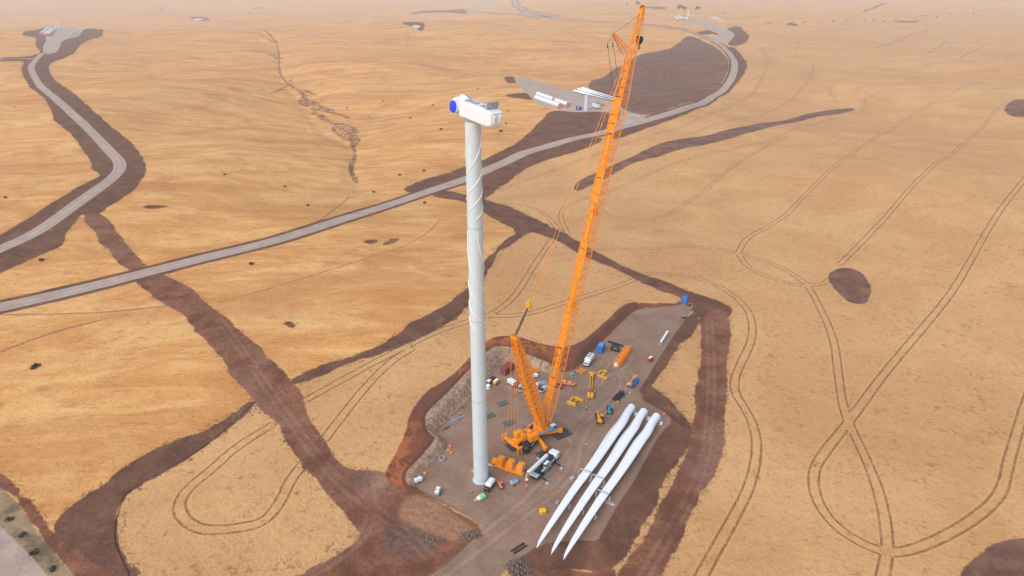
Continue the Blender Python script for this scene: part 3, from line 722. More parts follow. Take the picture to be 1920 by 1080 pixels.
for i_ in range(NS):
    t0, t1 = cuts[i_], cuts[i_+1]; (w0, h0), (w1, h1) = wh(t0), wh(t1)
    m = MB(); L_ = (t1-t0)*Lb
    lattice(m, foot+bd*(t0*Lb+.12), foot+bd*(t1*Lb-.12), w0, h0, w1, h1, max(4, int(L_/1.35)), .16, .085)
    # connection plates and the walkway laid along the section
    for q in (t0, t1):
        o_ = foot+bd*(q*Lb + (.2 if q == t0 else -.2)); w_, h_ = wh(q)
        for s_ in (-1, 1):
            for s2 in (-1, 1): m.tube(o_+V(0, s_*w_/2, 0)+bup*(s2*h_/2)-bd*.28, o_+V(0, s_*w_/2, 0)+bup*(s2*h_/2)+bd*.28, .25, 6)
    m.build('boom_section', 'orange', crane)
    if i_ < 11:
        wk = MB(); a0 = foot+bd*(t0*Lb+.3)-bup*(min(h0, h1)*.47); b0 = foot+bd*(t1*Lb-.3)-bup*(min(h0, h1)*.47)
        ns = max(2, int(L_/2.2))
        for k in range(ns):
            p0 = a0.lerp(b0, k/ns); p1 = a0.lerp(b0, (k+.86)/ns); ww = min(w0, w1)*(.40 if i_ % 2 else .24)
            wk.loft([[p+V(0,-ww,0), p+V(0,ww,0), p+V(0,ww,0)+bup*.07, p+V(0,-ww,0)+bup*.07] for p in (p0, p1)])
        wk.build('boom_walkway', 'orange', crane)
for q in (.33, .56, .78):
    p0 = foot+bd*(q*Lb); MB().box((0,0,0), (2.6, 1.3, 1.0), bev=.1).build('rope_guide_box', 'orange', crane, loc=p0).rotation_euler = (0, -math.atan2(bd.z, bd.x), 0)
# boom head
hd_ = MB(); hd_.box((0,0,0), (1.9, 1.5, 1.0), bev=.1)
bh = hd_.build('boom_head', 'orange', crane, loc=tip); bh.rotation_euler = (0, -math.atan2(bd.z, bd.x), 0)
for s_ in (-.45, -.15, .15, .45): MB().lathe(V(.9, s_-.06, .15), (0,1,0), [(0,.55),(.05,.45),(.12,.55)], 20).build('sheave', 'redp', bh, True)
MB().box((.9, 0, .9), (.5, .5, .5), bev=.08).build('beacon_box', 'orange2', bh)
# strut half way to the tip
mt, mb_ = pl(1150, 63), pl(1172, 93)
lattice(MB(), mb_, mt, 1.9, 1.3, .9, .5, 9, .10, .05).build('boom_strut', 'orange', crane)
MB().path([mt, mt.lerp(mb_, .3)+V(1.2,0,-3.4), mt.lerp(mb_, .62)+V(1.4,0,-3.0), mb_+V(.2,0,-.6)], .06).build('strut_rope', 'rope', crane)
# derrick mast
dt = pl(965, 634); df = V(2.4, 0, 3.3); dd = (dt-df).normalized(); dL = (dt-df).length
for a_, b_, w0, h0, w1, h1 in ((0, .3, 3.2, .7, 3.6, 3.0), (.3, .62, 3.6, 3.0, 3.6, 3.0), (.62, .9, 3.6, 3.0, 3.0, 1.9), (.9, 1.0, 2.9, 1.7, 2.6, 1.0)):
    m = MB(); lattice(m, df+dd*(a_*dL+.1), df+dd*(b_*dL-.1), w0, h0, w1, h1, max(3, int((b_-a_)*dL/1.15)), .25, .15)
    dup_ = V(0,1,0).cross(dd); p0 = df+dd*(a_*dL+.3); p1 = df+dd*(b_*dL-.3)
    for s_ in (-.8, .8): m.loft([[p+V(0,s_-.35,0)-dup_*.9*min(h0,h1)/2*.9, p+V(0,s_+.35,0)-dup_*.9*min(h0,h1)/2*.9, p+V(0,s_+.35,0)-dup_*(.9*min(h0,h1)/2*.9-.06), p+V(0,s_-.35,0)-dup_*(.9*min(h0,h1)/2*.9-.06)] for p in (p0, p1)])
    m.build('mast_section', 'orange', crane)
mh = MB(); mh.box((0,0,0), (1.3, 3.0, .9), bev=.1); mh.box((-.3, 1.1, .8), (.4, .3, 1.3)); mh.box((-.3, -1.1, .8), (.4, .3, 1.3)); mh.build('mast_head', 'orange', crane, loc=dt)
# reeving to the pulley block and pendants up to the boom head
pb = pl(992, 573)
rv = MB()
for s_ in (-.6, -.3, 0, .3, .6): rv.tube(dt+V(.1, s_*.9, .5), pb+V(-.2, s_*.5, -.2), .075, 5)
rv.build('reeving_ropes', 'rope', crane)
bk = MB(); bk.box((0,0,0), (1.3, 1.5, 1.7), bev=.2); bk.box((0,0,1.1), (.8, .9, .8), bev=.1); bk.build('pulley_block', 'yellow', crane, loc=pb)
for s_ in (-.75, .75):
    pd = MB(); e_ = tip-bd*2.0-bup*(-.9)
    NP = 14
    for k in range(NP):
        a0 = (pb+V(0,s_,.6)).lerp(e_+V(0,s_*.8,0), k/NP); b0 = (pb+V(0,s_,.6)).lerp(e_+V(0,s_*.8,0), (k+1)/NP)
        pd.tube(a0, b0, .06, 5); pd.tube(b0-(b0-a0).normalized()*.5, b0+(b0-a0).normalized()*.3, .12, 5)
    pd.build('pendant_rod', 'orange2', crane)
for s_ in (-.9, .9):   # guy lines from the derrick to the counterweight frame
    for x_ in (-10.6, -9.0):
        g_ = MB(); a0 = dt+V(-.3, s_, 0); b0 = V(x_, s_*2.1, 3.0); g_.tube(a0, b0, .055, 5); g_.tube(a0.lerp(b0, .45), a0.lerp(b0, .49), .12, 5); g_.build('guy_line', 'orange2', crane)
hr = MB()
for (p_, x_) in (((1139.5, 82), (1133, 195)), ((1149, 80), (1142, 180))):
    a0 = pl(*p_); b0 = (pb+V(0,.75,.6)).lerp(e_, .76 if x_[0] == 1133 else .8); hr.tube(a0, b0, .06, 4); hr.tube(mt, a0, .05, 4)
    hr.tube(a0, a0+V(0,0,-1.2), .16, 6)
hr.build('hoist_rope', 'rope', crane)
tl = MB(); tl.tube(mt, tip-bd*1.0, .045, 4); tl.build('back_rope', 'rope', crane)
# hook block hanging below the head
hk = pl(1199, 74)
hko = MB(); hko.lathe(V(-.0,-.7,0), (0,1,0), [(0,.7),(.1,.95),(.6,.95),(.7,.3),(.8,.95),(1.3,.95),(1.4,.7)], 20); hko.box((0,0,-.7), (.9,1.3,1.1), bev=.15)
hb = hko.build('hook_block', 'dark', crane, True, loc=hk)
MB().box((0,0,-.5), (1.0,.5,1.2), bev=.1).build('side_plate', 'white', hb)
MB().path([V(0,0,-1.2), V(0,0,-1.9), V(.35,0,-2.3), V(.1,0,-2.75), V(-.35,0,-2.5)], .17, 7).build('hook', 'dark', hb)
hf = MB()
for x_, y_ in ((-.5,-.5),(.5,-.5),(-.5,.5),(.5,.5),(0,0)): hf.tube(hk+V(x_, y_, .7), tip+bd*.5+V(.6+x_*.5, y_*.6, 0), .035, 4)
hf.build('hoist_falls', 'rope', crane)
# superstructure
sp = MB(); sp.box((-2.6, 0, 2.75), (14.6, 2.7, .9), bev=.12); sp.box((2.8, 0, 3.0), (2.6, 3.1, 1.2), bev=.15); sp.build('slewing_platform', 'orange', crane)
MB().lathe((0,0,1.9), (0,0,1), [(0,1.7),(.5,1.7)], 32).build('slew_ring', 'dark', crane, True)
eh = MB(); eh.box((-3.2, -2.55, 3.6), (3.4, 1.9, 2.5), bev=.15); e = eh.build('engine_house', 'orange', crane)
lv = MB()
for k in range(5): lv.box((-1.42, -3.2+.32*k, 3.6), (.06, .1, 2.0))
lv.build('louvre', 'white', e)
MB().box((1.6, -2.3, 3.3), (5.6, 1.0, .18), bev=.03).build('walkway_deck', 'grey', crane)
rb_ = MB()
for k in range(6): rb_.tube((-1+k*1.05, -2.75, 3.4), (-1+k*1.05, -2.75, 4.4), .035, 4)
rb_.tube((-1, -2.75, 4.4), (4.25, -2.75, 4.4), .035, 4); rb_.build('handrail', 'grey', crane)
cb = MB(); cb.box((5.2, -2.6, 3.9), (2.2, 1.35, 1.9), bev=.25); c_ = cb.build('operator_cab', 'lblue', crane)
MB().box((5.55, -2.6, 4.15), (1.6, 1.39, 1.0), bev=.2).build('cab_window', 'glass', c_)
MB().box((5.1, -2.6, 4.92), (1.6, 1.1, .12)).build('cab_roof', 'white', c_)
MB().lathe((-5.6, -1.0, 3.9), (0,1,0), [(0,1.05),(.12,1.05),(.14,.75),(1.86,.75),(1.88,1.05),(2,1.05)], 24).build('winch_drum', 'orange2', crane, True)
MB().lathe((-2.6, -1.0, 3.9), (0,1,0), [(0,.95),(.12,.95),(.14,.7),(1.86,.7),(1.88,.95),(2,.95)], 24).build('winch_drum', 'orange2', crane, True)
MB().box((-6.6, 1.2, 4.2), (2.8, 2.0, 2.0), bev=.2).build('winch_housing', 'amber', crane)
af = MB()
for s_ in (-1.15, 1.15):
    af.tube((-7.6, s_, 3.2), (1.6, s_, 6.6), .2, 6); af.tube((1.6, s_, 6.6), (2.6, s_, 3.2), .2, 6); af.tube((-3, s_, 4.9), (-1, s_, 3.2), .12, 6)
af.tube((1.6, -1.15, 6.6), (1.6, 1.15, 6.6), .16, 6); af.tube((-4, -1.15, 4.5), (-4, 1.15, 4.5), .12, 6); af.build('mast_frame', 'orange', crane)
cw = MB(); cw.box((-9.4, 0, 2.6), (2.6, 3.6, .45), bev=.06)
for s_ in (-1, 1):
    cw.box((-9.9, 3.0*s_, 2.7), (1.1, 3.0, .6), bev=.1)
    for x_ in (-10.6, -9.3): cw.box((x_, 4.3*s_, 2.2), (.3, .5, 2.4), bev=.05)
    cw.box((-9.9, 4.3*s_, 3.3), (2.0, .6, .4), bev=.05)
cw.build('counterweight_frame', 'orange', crane)
MB().lathe((-8.6, 0, 2.84), (0,0,1), [(0,.5),(.3,.5)], 16).build('frame_hub', 'dark', crane)
# undercarriage: long black chassis, star outriggers with feet
ch = R(63)-HD
cM = Matrix.Rotation(ch, 3, 'Z')
def cbox(m, c, d, bev=0): v = cM@Vector(c); return m.box(v, d, rot=ch, bev=bev)
k_ = MB(); cbox(k_, (0,0,1.25), (17.5, 2.3, 1.1), .12); cbox(k_, (0,0,1.75), (5.2, 3.2, .9), .15); chs = k_.build('chassis', 'dark', crane)
k_ = MB(); cbox(k_, (-8.0, 0, 1.75), (3.2, 3.0, 2.5), .35); cbk = k_.build('drive_cab', 'dark', crane)
k_ = MB(); cbox(k_, (-9.5, 0, 2.2), (.5, 2.5, 1.0), .1); k_.build('windscreen', 'glass', cbk)
k_ = MB(); cbox(k_, (-3.6, -1.35, 1.5), (7.0, .25, .25)); k_.build('side_rail', 'steel', crane)
for ax in (-7.6, -6.0, -4.4, -2.8, 4.0, 5.6, 7.2, 8.6):
    for s_ in (-1, 1):
        k_ = MB(); k_.lathe(cM@V(ax, s_*1.15-.25, .65), cM@V(0,1,0), [(0,.5),(.06,.65),(.44,.65),(.5,.5)], 16); w_ = k_.build('wheel', 'tyre', crane, True)
def w2c(x, y): return Vector(((x-CX)*hx+(y-CY)*hy, -(x-CX)*hy+(y-CY)*hx, 0))
for px_, py_ in ((1053,814), (1023,850), (968,835), None) if False else ((1053,814), (1023,850), (968,835), (1003,803)):
    q = on_z(px_, py_, 0); e_ = w2c(q[0], q[1]); d = e_.normalized(); r_ = e_.length
    m = MB(); ang = math.atan2(d.y, d.x)
    m.box(d*(1.4+(r_-1.4)*.5)+V(0,0,1.75), (r_-1.2, 1.0, 1.05), rot=ang, bev=.12); m.box(d*(r_-.5)+V(0,0,1.6), (1.3, 1.2, 1.5), rot=ang, bev=.15)
    o = m.build('outrigger', 'orange', crane)
    m = MB(); m.tube(e_+V(0,0,.35), e_+V(0,0,1.5), .22, 10); m.lathe(e_+V(0,0,.26), (0,0,1), [(0,.75),(.12,.75),(.2,.3)], 20); m.build('outrigger_foot', 'dark', o, True)
    mt_ = MB()
    for k in range(4): mt_.box((-2.4+1.6*k+.0, 0, .12), (1.52, 4.4 if py_ != 850 else 3.2, .24), bev=.03)
    mo = mt_.build('crane_mat', 'dmat', None, loc=(q[0], q[1], 0), rotz=R(32))
    tag(mo, {814:'dark square mat under the outrigger foot nearest the blades', 850:'dark mat under the outrigger foot next to the white mobile crane', 835:'dark mat under the crane outrigger foot nearest the tower', 803:'dark mat under the outrigger foot farthest from the camera, behind the boom'}[py_], 'crane mat', 'mats under the crane outriggers')
# ================================================================== generic site plant
def heading(a, b): p, q = on_z(*a), on_z(*b); return math.atan2(q[1]-p[1], q[0]-p[0])
def wheels(t, xs, w, r=.5, wid=.35, rim=True):
    for x_ in xs:
        for s_ in (-1, 1):
            o = MB().lathe((0,-wid/2,0), (0,1,0), [(0,r*.8),(.05,r),(wid-.05,r),(wid,r*.8)], 16).build('wheel', 'tyre', t, True, loc=(x_, s_*(w/2-wid*.3), r))
            if rim: MB().lathe((0,-wid/2-.02,0), (0,1,0), [(0,r*.45),(wid+.04,r*.45)], 10).build('rim', 'grey', o, True)
def container(px, L_, a, m, label, cat='container', w=2.44, h=2.6, name='shipping_container'):
    p = on_z(*px)
    t = thing(name, label, cat, (p[0], p[1], 0), a, None)
    b = MB(); b.box((0,0,h/2+.1), (L_-.1, w-.1, h-.1))
    n = int(L_/.32)
    for k in range(n):
        for s_ in (-1, 1): b.box((-L_/2+.25+(L_-.5)*k/(n-1), s_*(w/2-.05), h/2+.1), (.15, .08, h-.35))
    b.build('body', m, t)
    f = MB()
    for x_ in (-L_/2+.06, L_/2-.06):
        for y_ in (-w/2+.06, w/2-.06): f.box((x_, y_, h/2+.1), (.16, .16, h+.02))
        for z_ in (.14, h+.06): f.box((x_, 0, z_), (.14, w-.26, .16))
    for y_ in (-w/2+.06, w/2-.06):
        for z_ in (.14, h+.06): f.box((0, y_, z_), (L_-.3, .14, .16))
    f.build('frame', m, t)
    d = MB()
    for s_ in (-1, 1): d.box((-L_/2-.03, s_*w/4, h/2+.1), (.06, w/2-.25, h-.4))
    d.build('door', m, t)
    lb = MB()
    for y_ in (-.9, -.35, .35, .9): lb.tube((-L_/2-.09, y_, .3), (-L_/2-.09, y_, h-.1), .03, 5)
    lb.build('lock_bar', 'steel', t)
    return t
container((951,697), 6.1, heading((941,694),(958,681)), 'maroon', 'dark red shipping container at the foot of the rock cutting behind the tower')
c1 = container((1126,658), 5.2, heading((1121,661),(1130,647)), 'cblue', 'blue site container beside the black lifting frame')
MB().box((-2.26, .2, 1.3), (.06, .9, 2.0)).build('white_panel', 'white', c1)
MB().box((.4, 0, 2.78), (3.2, 2.0, .06)).build('roof_skin', 'lblue', c1)
c2 = container((1283,567), 4.6, heading((1278,573),(1288,556)), 'cblue', 'blue site container alone at the far corner of the pad')
MB().box((-1.0, -1.25, 1.3), (.5, .06, 2.3)).build('white_panel', 'white', c2)

# box-bodied white truck
p = on_z(1103,682); t = thing('box_truck', 'white box bodied truck with two dark roof hatches parked by the cutting', 'truck', (p[0], p[1], 0), heading((1109,672),(1096,690)))
b = MB(); b.box((-1.1, 0, 1.95), (5.4, 2.4, 2.3), bev=.25); b.build('box_body', 'white', t)
b = MB(); b.box((2.35, 0, 1.45), (1.5, 2.2, 1.6), bev=.3); c = b.build('cab', 'white', t); MB().box((2.8, 0, 1.8), (.7, 1.9, .6), bev=.15).build('windscreen', 'glass', c)
for x_ in (-2.4, -.6): MB().box((x_, -.1, 3.14), (.75, 1.5, .1), bev=.03).build('roof_hatch', 'glass', t)
MB().box((-.4, -1.22, 2.1), (.9, .05, .7)).build('side_window', 'glass', t)
MB().box((-.2, 0, .62), (6.4, 1.0, .3)).build('chassis', 'dark', t); wheels(t, (-2.6, -1.5, 2.2), 2.3)

def pickup(px, a, m, label, cat='pickup truck', tray='dark', group=None, tray_load=None):
    p = on_z(*px); t = thing('pickup_truck', label, cat, (p[0], p[1], 0), a, group)
    b = MB(); b.box((0,0,.8), (5.0,1.85,.62), bev=.18); b.build('body', m, t)
    b = MB(); b.box((.45,0,1.38), (2.1,1.65,.62), bev=.28); c = b.build('cabin', m, t)
    MB().box((.45,0,1.36), (2.16,1.5,.4), bev=.16).build('windows', 'glass', c)
    MB().box((-1.6,0,1.13), (1.7,1.5,.08)).build('tray', tray, t)
    if tray_load: MB().box((-1.6,0,1.45), (1.4,1.3,.6), bev=.1).build('canopy', tray_load, t)
    for s_ in (-.65,.65): MB().box((2.5,s_,.85), (.06,.35,.18)).build('headlight', 'steel', t)
    wheels(t, (-1.5,1.55), 1.85, .4, .28); return t
pickup((1066,722), heading((1060,721),(1074,723)), 'cone', 'orange service truck with white cab parked beside the boom base', tray_load='orange2')
pickup((921,716), heading((914,722),(928,709)), 'dark', 'black pickup truck seen just right of the tower near the rock face', tray_load='white')
pickup((1005,728), heading((1003,734),(1006,721)), 'white', 'white utility truck with red tray between the mast and the boom', tray='redp', tray_load='redp')
pickup((1020,732), heading((1012,738),(1030,724)), 'steel', 'silver pickup truck partly hidden behind the crane boom')
pickup((976,730), heading((976,737),(977,722)), 'steel', 'pale pickup truck behind the vertical crane guy lines', tray_load='plate')
p = on_z(961,722); t = thing('box_van', 'white van with dark red rear seen through the crane guy lines', 'van', (p[0], p[1], 0), heading((966,722),(956,716)))
b = MB(); b.box((.3,0,1.35), (3.6,2.0,1.9), bev=.3); b.build('body', 'white', t); MB().box((-2.2,0,1.25), (1.6,2.0,1.7), bev=.15).build('rear_body', 'redp', t)
MB().box((1.95,0,1.6), (.5,1.8,.6), bev=.15).build('windscreen', 'glass', t); wheels(t, (-1.7,1.3), 2.0, .42)

def generator(px, a, m, m2, label, cat='generator', s=1.0, name='generator_trailer', group=None):
    p = on_z(*px); t = thing(name, label, cat, (p[0], p[1], 0), a, group); t.scale = (s,)*3
    MB().box((0,0,1.15), (2.6,1.4,1.3), bev=.15).build('housing', m, t); MB().box((0,0,1.83), (2.2,1.1,.1)).build('lid', m2, t)
    MB().box((1.6,0,.5), (1.4,.12,.12)).build('drawbar', 'dark', t); MB().lathe((-.7,.3,1.85),(0,0,1),[(0,.08),(.45,.08)],8).build('exhaust', 'dark', t)
    wheels(t, (-.3,), 1.6, .35, .22, False); return t
generator((930,720), R(60), 'amber', 'white', 'small orange generator beside the black pickup truck')
generator((1219,677), heading((1214,680),(1224,673)), 'redp', 'white', 'small red and white trailer alone near the pad edge')
generator((785,904), heading((780,906),(790,902)), 'white', 'white', 'small white trailer at the foot of the low rock bank', s=.9)
generator((821,926), R(80), 'steel', 'white', 'grey cabinet with white lid standing alone left of the tower base', cat='cabinet', s=1.0, name='power_cabinet')
generator((964,908), R(30), 'steel', 'lblue', 'small blue and white compressor in front of the orange ballast blocks', 'compressor', .9, 'compressor')
generator((1003,708), R(15), 'white', 'white', 'white water cube on a pallet below the orange frames', 'tank', .9, 'water_tank')

# tank trailer and tank
p = on_z(918,915); t = thing('tank_truck', 'small white tank truck right beside the tower base', 'truck', (p[0], p[1], 0), heading((925,903),(911,922)))
MB().box((-.5,0,1.75), (3.5,1.9,1.5), bev=.4).build('tank', 'white', t); MB().box((1.9,0,1.2), (1.1,1.8,1.2), bev=.25).build('cab', 'dark', t)
MB().box((2.3,0,1.5), (.4,1.6,.4), bev=.1).build('windscreen', 'glass', t); wheels(t, (-1.5,-.4,1.8), 1.9, .42)
p = on_z(915,728); MBt = MB().lathe((0,0,0),(0,0,1),[(0,.9),(1.5,.9),(1.75,.5),(1.8,.1)],20); o = MBt.build('water_tank', 'white', None, True, loc=(p[0],p[1],0)); tag(o, 'round white water tank beside the tower below the black pickup', 'tank')

# telehandlers and loaders
def telehandler(px, a, m, label, arm=True, cat='telehandler', s=1.0, wheelm=None, dark='dark'):
    p = on_z(*px); t = thing('telehandler', label, cat, (p[0], p[1], 0), a, None); t.scale = (s,)*3
    b = MB(); b.box((0,0,1.05), (4.4,1.3,.7), bev=.15); b.box((-1.6,.2,1.5), (1.6,1.5,.9), bev=.2); b.build('chassis', m, t)
    b = MB(); b.box((.2,-.75,1.75), (1.5,.9,1.4), bev=.15); c = b.build('cab', 'glass', t); MB().box((.2,-.75,2.5), (1.5,.95,.1)).build('cab_roof', m, c)
    if arm:
        b = MB(); b.box((.3,.25,2.15), (4.6,.5,.5), tilt=('Y', .12), bev=.06); b.box((2.7,.25,1.5), (.5,.5,1.2), tilt=('Y', .3)); b.build('boom_arm', m, t)
        b = MB(); b.box((3.05,.25,.9), (.1,1.8,.9)); 
        for s_ in (-.5,.9): b.box((3.6,s_,.45), (1.1,.14,.08))
        b.build('fork', dark, t)
    wheels(t, (-1.4,1.4), 2.2, .62, .5); return t
telehandler((1124,790), heading((1128,797),(1122,776)), 'amber', 'yellow telehandler with dark wheels parked left of the blade roots')
telehandler((1143,773), heading((1143,778),(1143,762)), 'teal', 'teal telehandler with raised grey arm parked between two other machines', s=.85)
telehandler((938,913), heading((941,916),(934,906)), 'cone', 'small orange forklift beside the white tank truck', s=.6, cat='forklift')
# dark low loader trailer with parts
def lowbed(px, a, label, m, load):
    p = on_z(*px); t = thing('equipment_trailer', label, 'trailer', (p[0], p[1], 0), a, None)
    b = MB(); b.box((0,0,.85), (6.2,2.0,.3)); b.box((3.2,0,1.0), (1.6,.8,.3)); b.box((-2.8,0,1.3), (.5,1.9,.9), bev=.1); b.box((.6,.3,1.35), (2.0,1.1,.8), bev=.15); b.box((2.2,-.4,1.25), (.9,.8,.6), bev=.1); b.build('bed', m, t)
    load(t); wheels(t, (-2.3,-1.3,1.9), 2.1, .48, .35); return t
def ld1(t):
    MB().box((-1.0,-.5,1.35), (1.6,.5,.6), bev=.1).build('winch_pack', 'dark', t); MB().tube((-2.5,.7,1.5),(2.6,.7,1.9),.14,6).build('folded_arm', 'dark', t)
    MB().box((2.9,-.9,1.3), (.5,.15,.5)).build('light_panel', 'steel', t)
lowbed((1160,746), heading((1150,752),(1171,733)), 'black trailer carrying dark machinery between the teal machine and the blue one', 'dark', ld1)
def ld2(t):
    b = MB(); b.box((-.2,.5,2.0), (6.2,.42,.45), tilt=('Y', -.08), bev=.06); b.box((2.8,.5,2.6), (.25,1.8,.25)); b.box((1.9,.5,2.3), (.3,1.5,.3)); b.box((-2.9,.5,1.6), (1.2,1.2,1.0), bev=.2); b.build('boom_arm', 'amber', t)
    MB().box((-2.9,-.4,1.9), (.9,.9,1.0), bev=.15).build('cabin', 'cone', t)
lowbed((1187,721), heading((1177,729),(1198,708)), 'yellow boom lift folded on a blue trailer near the pad edge', 'cblue', ld2)

# white mobile crane
p = on_z(1020,880); ma = heading((1003,893),(1037,858))
t = thing('mobile_crane', 'white mobile crane on outriggers with its boom laid over the carrier', 'mobile crane', (p[0], p[1], 0), ma); t.scale = (1.18,)*3
b = MB(); b.box((0,0,1.25), (11.4,2.5,.5), bev=.08); b.box((0,0,.85), (10.6,1.2,.5)); b.box((1.6,0,1.6),(2.4,2.5,.35),bev=.05); b.build('carrier', 'dark', t)
b = MB(); b.box((5.1,0,1.75), (2.2,2.65,1.9), bev=.35); c = b.build('carrier_cab', 'white', t); MB().box((6.05,0,2.05), (.5,2.3,.7), bev=.15).build('windscreen', 'glass', c)
for s_ in (-1,1): MB().box((5.5,s_*1.31,2.05), (.8,.08,.6)).build('side_window', 'glass', c)
b = MB(); b.box((.2,-1.1,1.72), (6.0,.5,.3), bev=.05); b.box((.2,1.1,1.72), (6.0,.5,.3), bev=.05); b.box((-4.9,0,1.6), (1.4,2.5,.5), bev=.1); b.build('deck', 'steel', t)
b = MB(); b.box((1.2,.1,2.2), (3.4,2.3,.9), bev=.15); b.box((2.9,.3,2.35), (1.2,2.0,1.0), bev=.15); b.build('slewing_deck', 'dark', t)
b = MB(); b.box((-.6,-1.05,2.6), (2.0,.9,1.35), bev=.2); c = b.build('crane_cab', 'white', t); MB().box((-.75,-1.07,2.75), (1.8,.94,.8), bev=.12).build('cab_window', 'glass', c)
b = MB(); b.box((-2.6,.35,3.35), (9.4,.85,1.0), tilt=('Y', .05), bev=.12); bo = b.build('main_boom', 'white', t)
b = MB(); b.box((-7.3,.35,3.45), (.6,.75,.8)); b.box((-7.7,.35,3.0), (.9,.7,1.1), bev=.1); b.build('boom_nose', 'timber', bo)
b = MB(); b.tube((2.0,.35,2.3),(-1.6,.35,2.9),.18,8); b.build('luffing_ram', 'steel', t)
rp = MB()
for y_ in (.2,.5): rp.tube((-7.9,y_,2.9),(-7.9,y_,2.25),.03,4)
rp.build('hoist_rope','rope',t)
hk2 = MB().lathe((-7.9,.35,1.3),(0,0,1),[(0,.18),(.12,.36),(.5,.38),(.52,.38)],14); hkb = hk2.build('hook_ball','redp',t,True); MB().lathe((-7.9,.35,1.83),(0,0,1),[(0,.38),(.35,.36),(.5,.15)],14).build('hook_top','white',hkb,True)
MB().path([V(-7.9,.35,1.32),V(-7.9,.35,1.0),V(-7.7,.35,.8),V(-7.95,.35,.62),V(-8.1,.35,.85)],.07).build('hook','dark',hkb)
for x_ in (2.9,-4.2):
    for s_ in (-1,1):
        o = MB().box((x_, s_*2.2, .95), (.4,3.0,.35), bev=.05).build('outrigger_beam','dark',t)
        MB().tube((x_,s_*3.6,.2),(x_,s_*3.6,1.35),.13,8).lathe((x_,s_*3.6,.03),(0,0,1),[(0,.45),(.15,.45),(.25,.2)],14).build('outrigger_jack','steel',o,True)
wheels(t, (-3.2,-1.7,1.6,4.3), 2.5, .6, .42)
for s_ in (-1,1): MB().box((-.2,s_*1.36,1.1),(3.2,.12,.4)).build('side_guard','green',t)

# ballast tray with orange counterweights
p = on_z(957,880); ba = heading((930,874),(984,892))
t = thing('ballast_tray', 'long orange ballast tray carrying the counterweight stacks beside the tower', 'ballast tray', (p[0], p[1], 0), ba)
b = MB(); b.box((0,0,.35), (10.2,3.0,.35), bev=.06)
for y_ in (-1.45,1.45): b.box((0,y_,.6), (10.2,.2,.5), bev=.03)
b.build('tray', 'orange', t)
MB().box((-5.7,0,.5),(1.3,.3,.3)).build('drawbar','dark',t); MB().box((5.6,.6,.7),(.9,.5,.5)).build('hitch','dark',t)
ca, sa = math.cos(ba), math.sin(ba)
BWL = ['leftmost of three tall orange counterweight stacks on the ballast tray', 'middle of three tall orange counterweight stacks on the ballast tray', 'rightmost orange counterweight stack on the ballast tray, facing the mobile crane']
for k, x_ in enumerate((-3.3, .1, 3.6)):
    w = thing('counterweight_stack', BWL[k], 'counterweight', (p[0]+ca*x_, p[1]+sa*x_, .53), ba, 'counterweight stacks on the tray')
    for z_ in range(4): MB().box((0,0,.36+z_*.7), (2.0,2.5,.66), bev=.07).build('counterweight_slab', 'orange', w)
    lg = MB()
    for y_ in (-.7,.7): lg.box((1.03,y_,1.4),(.06,.28,2.4))
    lg.build('side_plate','white' if k else 'orange2',w)
    e_ = MB()
    for y_ in (-.8,.8): e_.lathe((.3,y_-.1,2.95),(0,1,0),[(0,.25),(.2,.25)],10)
    e_.build('lifting_lug','orange2',w)
q = on_z(929,868); w = thing('counterweight_slab', 'single low orange counterweight at the tower end of the ballast tray', 'counterweight', (q[0],q[1],0), ba+.3)
MB().box((0,0,.55),(2.2,2.2,.5),bev=.06).box((0,0,1.05),(1.9,1.9,.5),bev=.06).build('slab','orange',w); MB().box((0,0,.15),(2.6,.4,.3)).build('skid','timber',w)

# ground mats
for k, (px_, l_) in enumerate((((943,757),'green steel plate mat nearest the red container'), ((918,780),'green steel plate mat partly hidden by the tower'), ((954,794),'green steel plate mat closest to the crane'))):
    q = on_z(*px_); m = MB()
    for j in range(3): m.box((-1.25+1.25*j,0,.14),(1.2,2.5,.28),bev=.04)
    m.box((0,-1.0,.31),(3.6,.12,.06)); m.box((0,1.0,.31),(3.6,.12,.06))
    tag(m.build('ground_mat','plate',None,loc=(q[0],q[1],0),rotz=R(34)), l_, 'ground mat', 'green ground mats on the pad')
q = on_z(1017,718); m = MB(); m.box((0,0,.15),(3.6,2.4,.3),bev=.05); m.box((.8,.2,.5),(.8,.8,.5),bev=.1); tag(m.build('steel_plate','grey',None,loc=(q[0],q[1],0),rotz=R(10)),'flat grey steel plate lying behind the crane boom','steel plate')

# lifting gear
def bars(m, pts, w, h=None):
    for a_, b_ in zip(pts[:-1], pts[1:]):
        a_, b_ = V(*a_), V(*b_); d = b_-a_
        m.box((a_+b_)/2, (d.length+w*.8, w, h or w), rot=math.atan2(d.y, d.x))
    return m
def at(px, pts, z=.4):   # outline surveyed on the pad relative to px
    o = on_z(*px); return (o[0], o[1], 0), [(on_z(*q_)[0]-o[0], on_z(*q_)[1]-o[1], z) for q_ in pts]
loc, pts = at((1075,752), [(1092,753),(1076,746),(1065,757)]); t = thing('lifting_hook_frame', 'yellow U shaped lifting yoke lying nearest the crane boom', 'lifting yoke', loc)
bars(MB(), pts, .6, .75).build('yoke', 'yellow', t); bars(MB(), [(pts[2][0],pts[2][1],.6),(pts[2][0]+2.4,pts[2][1]-1.3,.6)], .8, 1.1).build('yoke_foot','yellow',t); MB().lathe((1.2,-.4,.3),(0,.6,1),[(0,.7),(.3,.7)],14).build('pulley','amber',t,True)
loc, pts = at((1128,704), [(1137,698),(1128,696),(1119,704),(1137,711)]); t = thing('lifting_hook_frame', 'yellow open lifting yoke lying near the white truck', 'lifting yoke', loc)
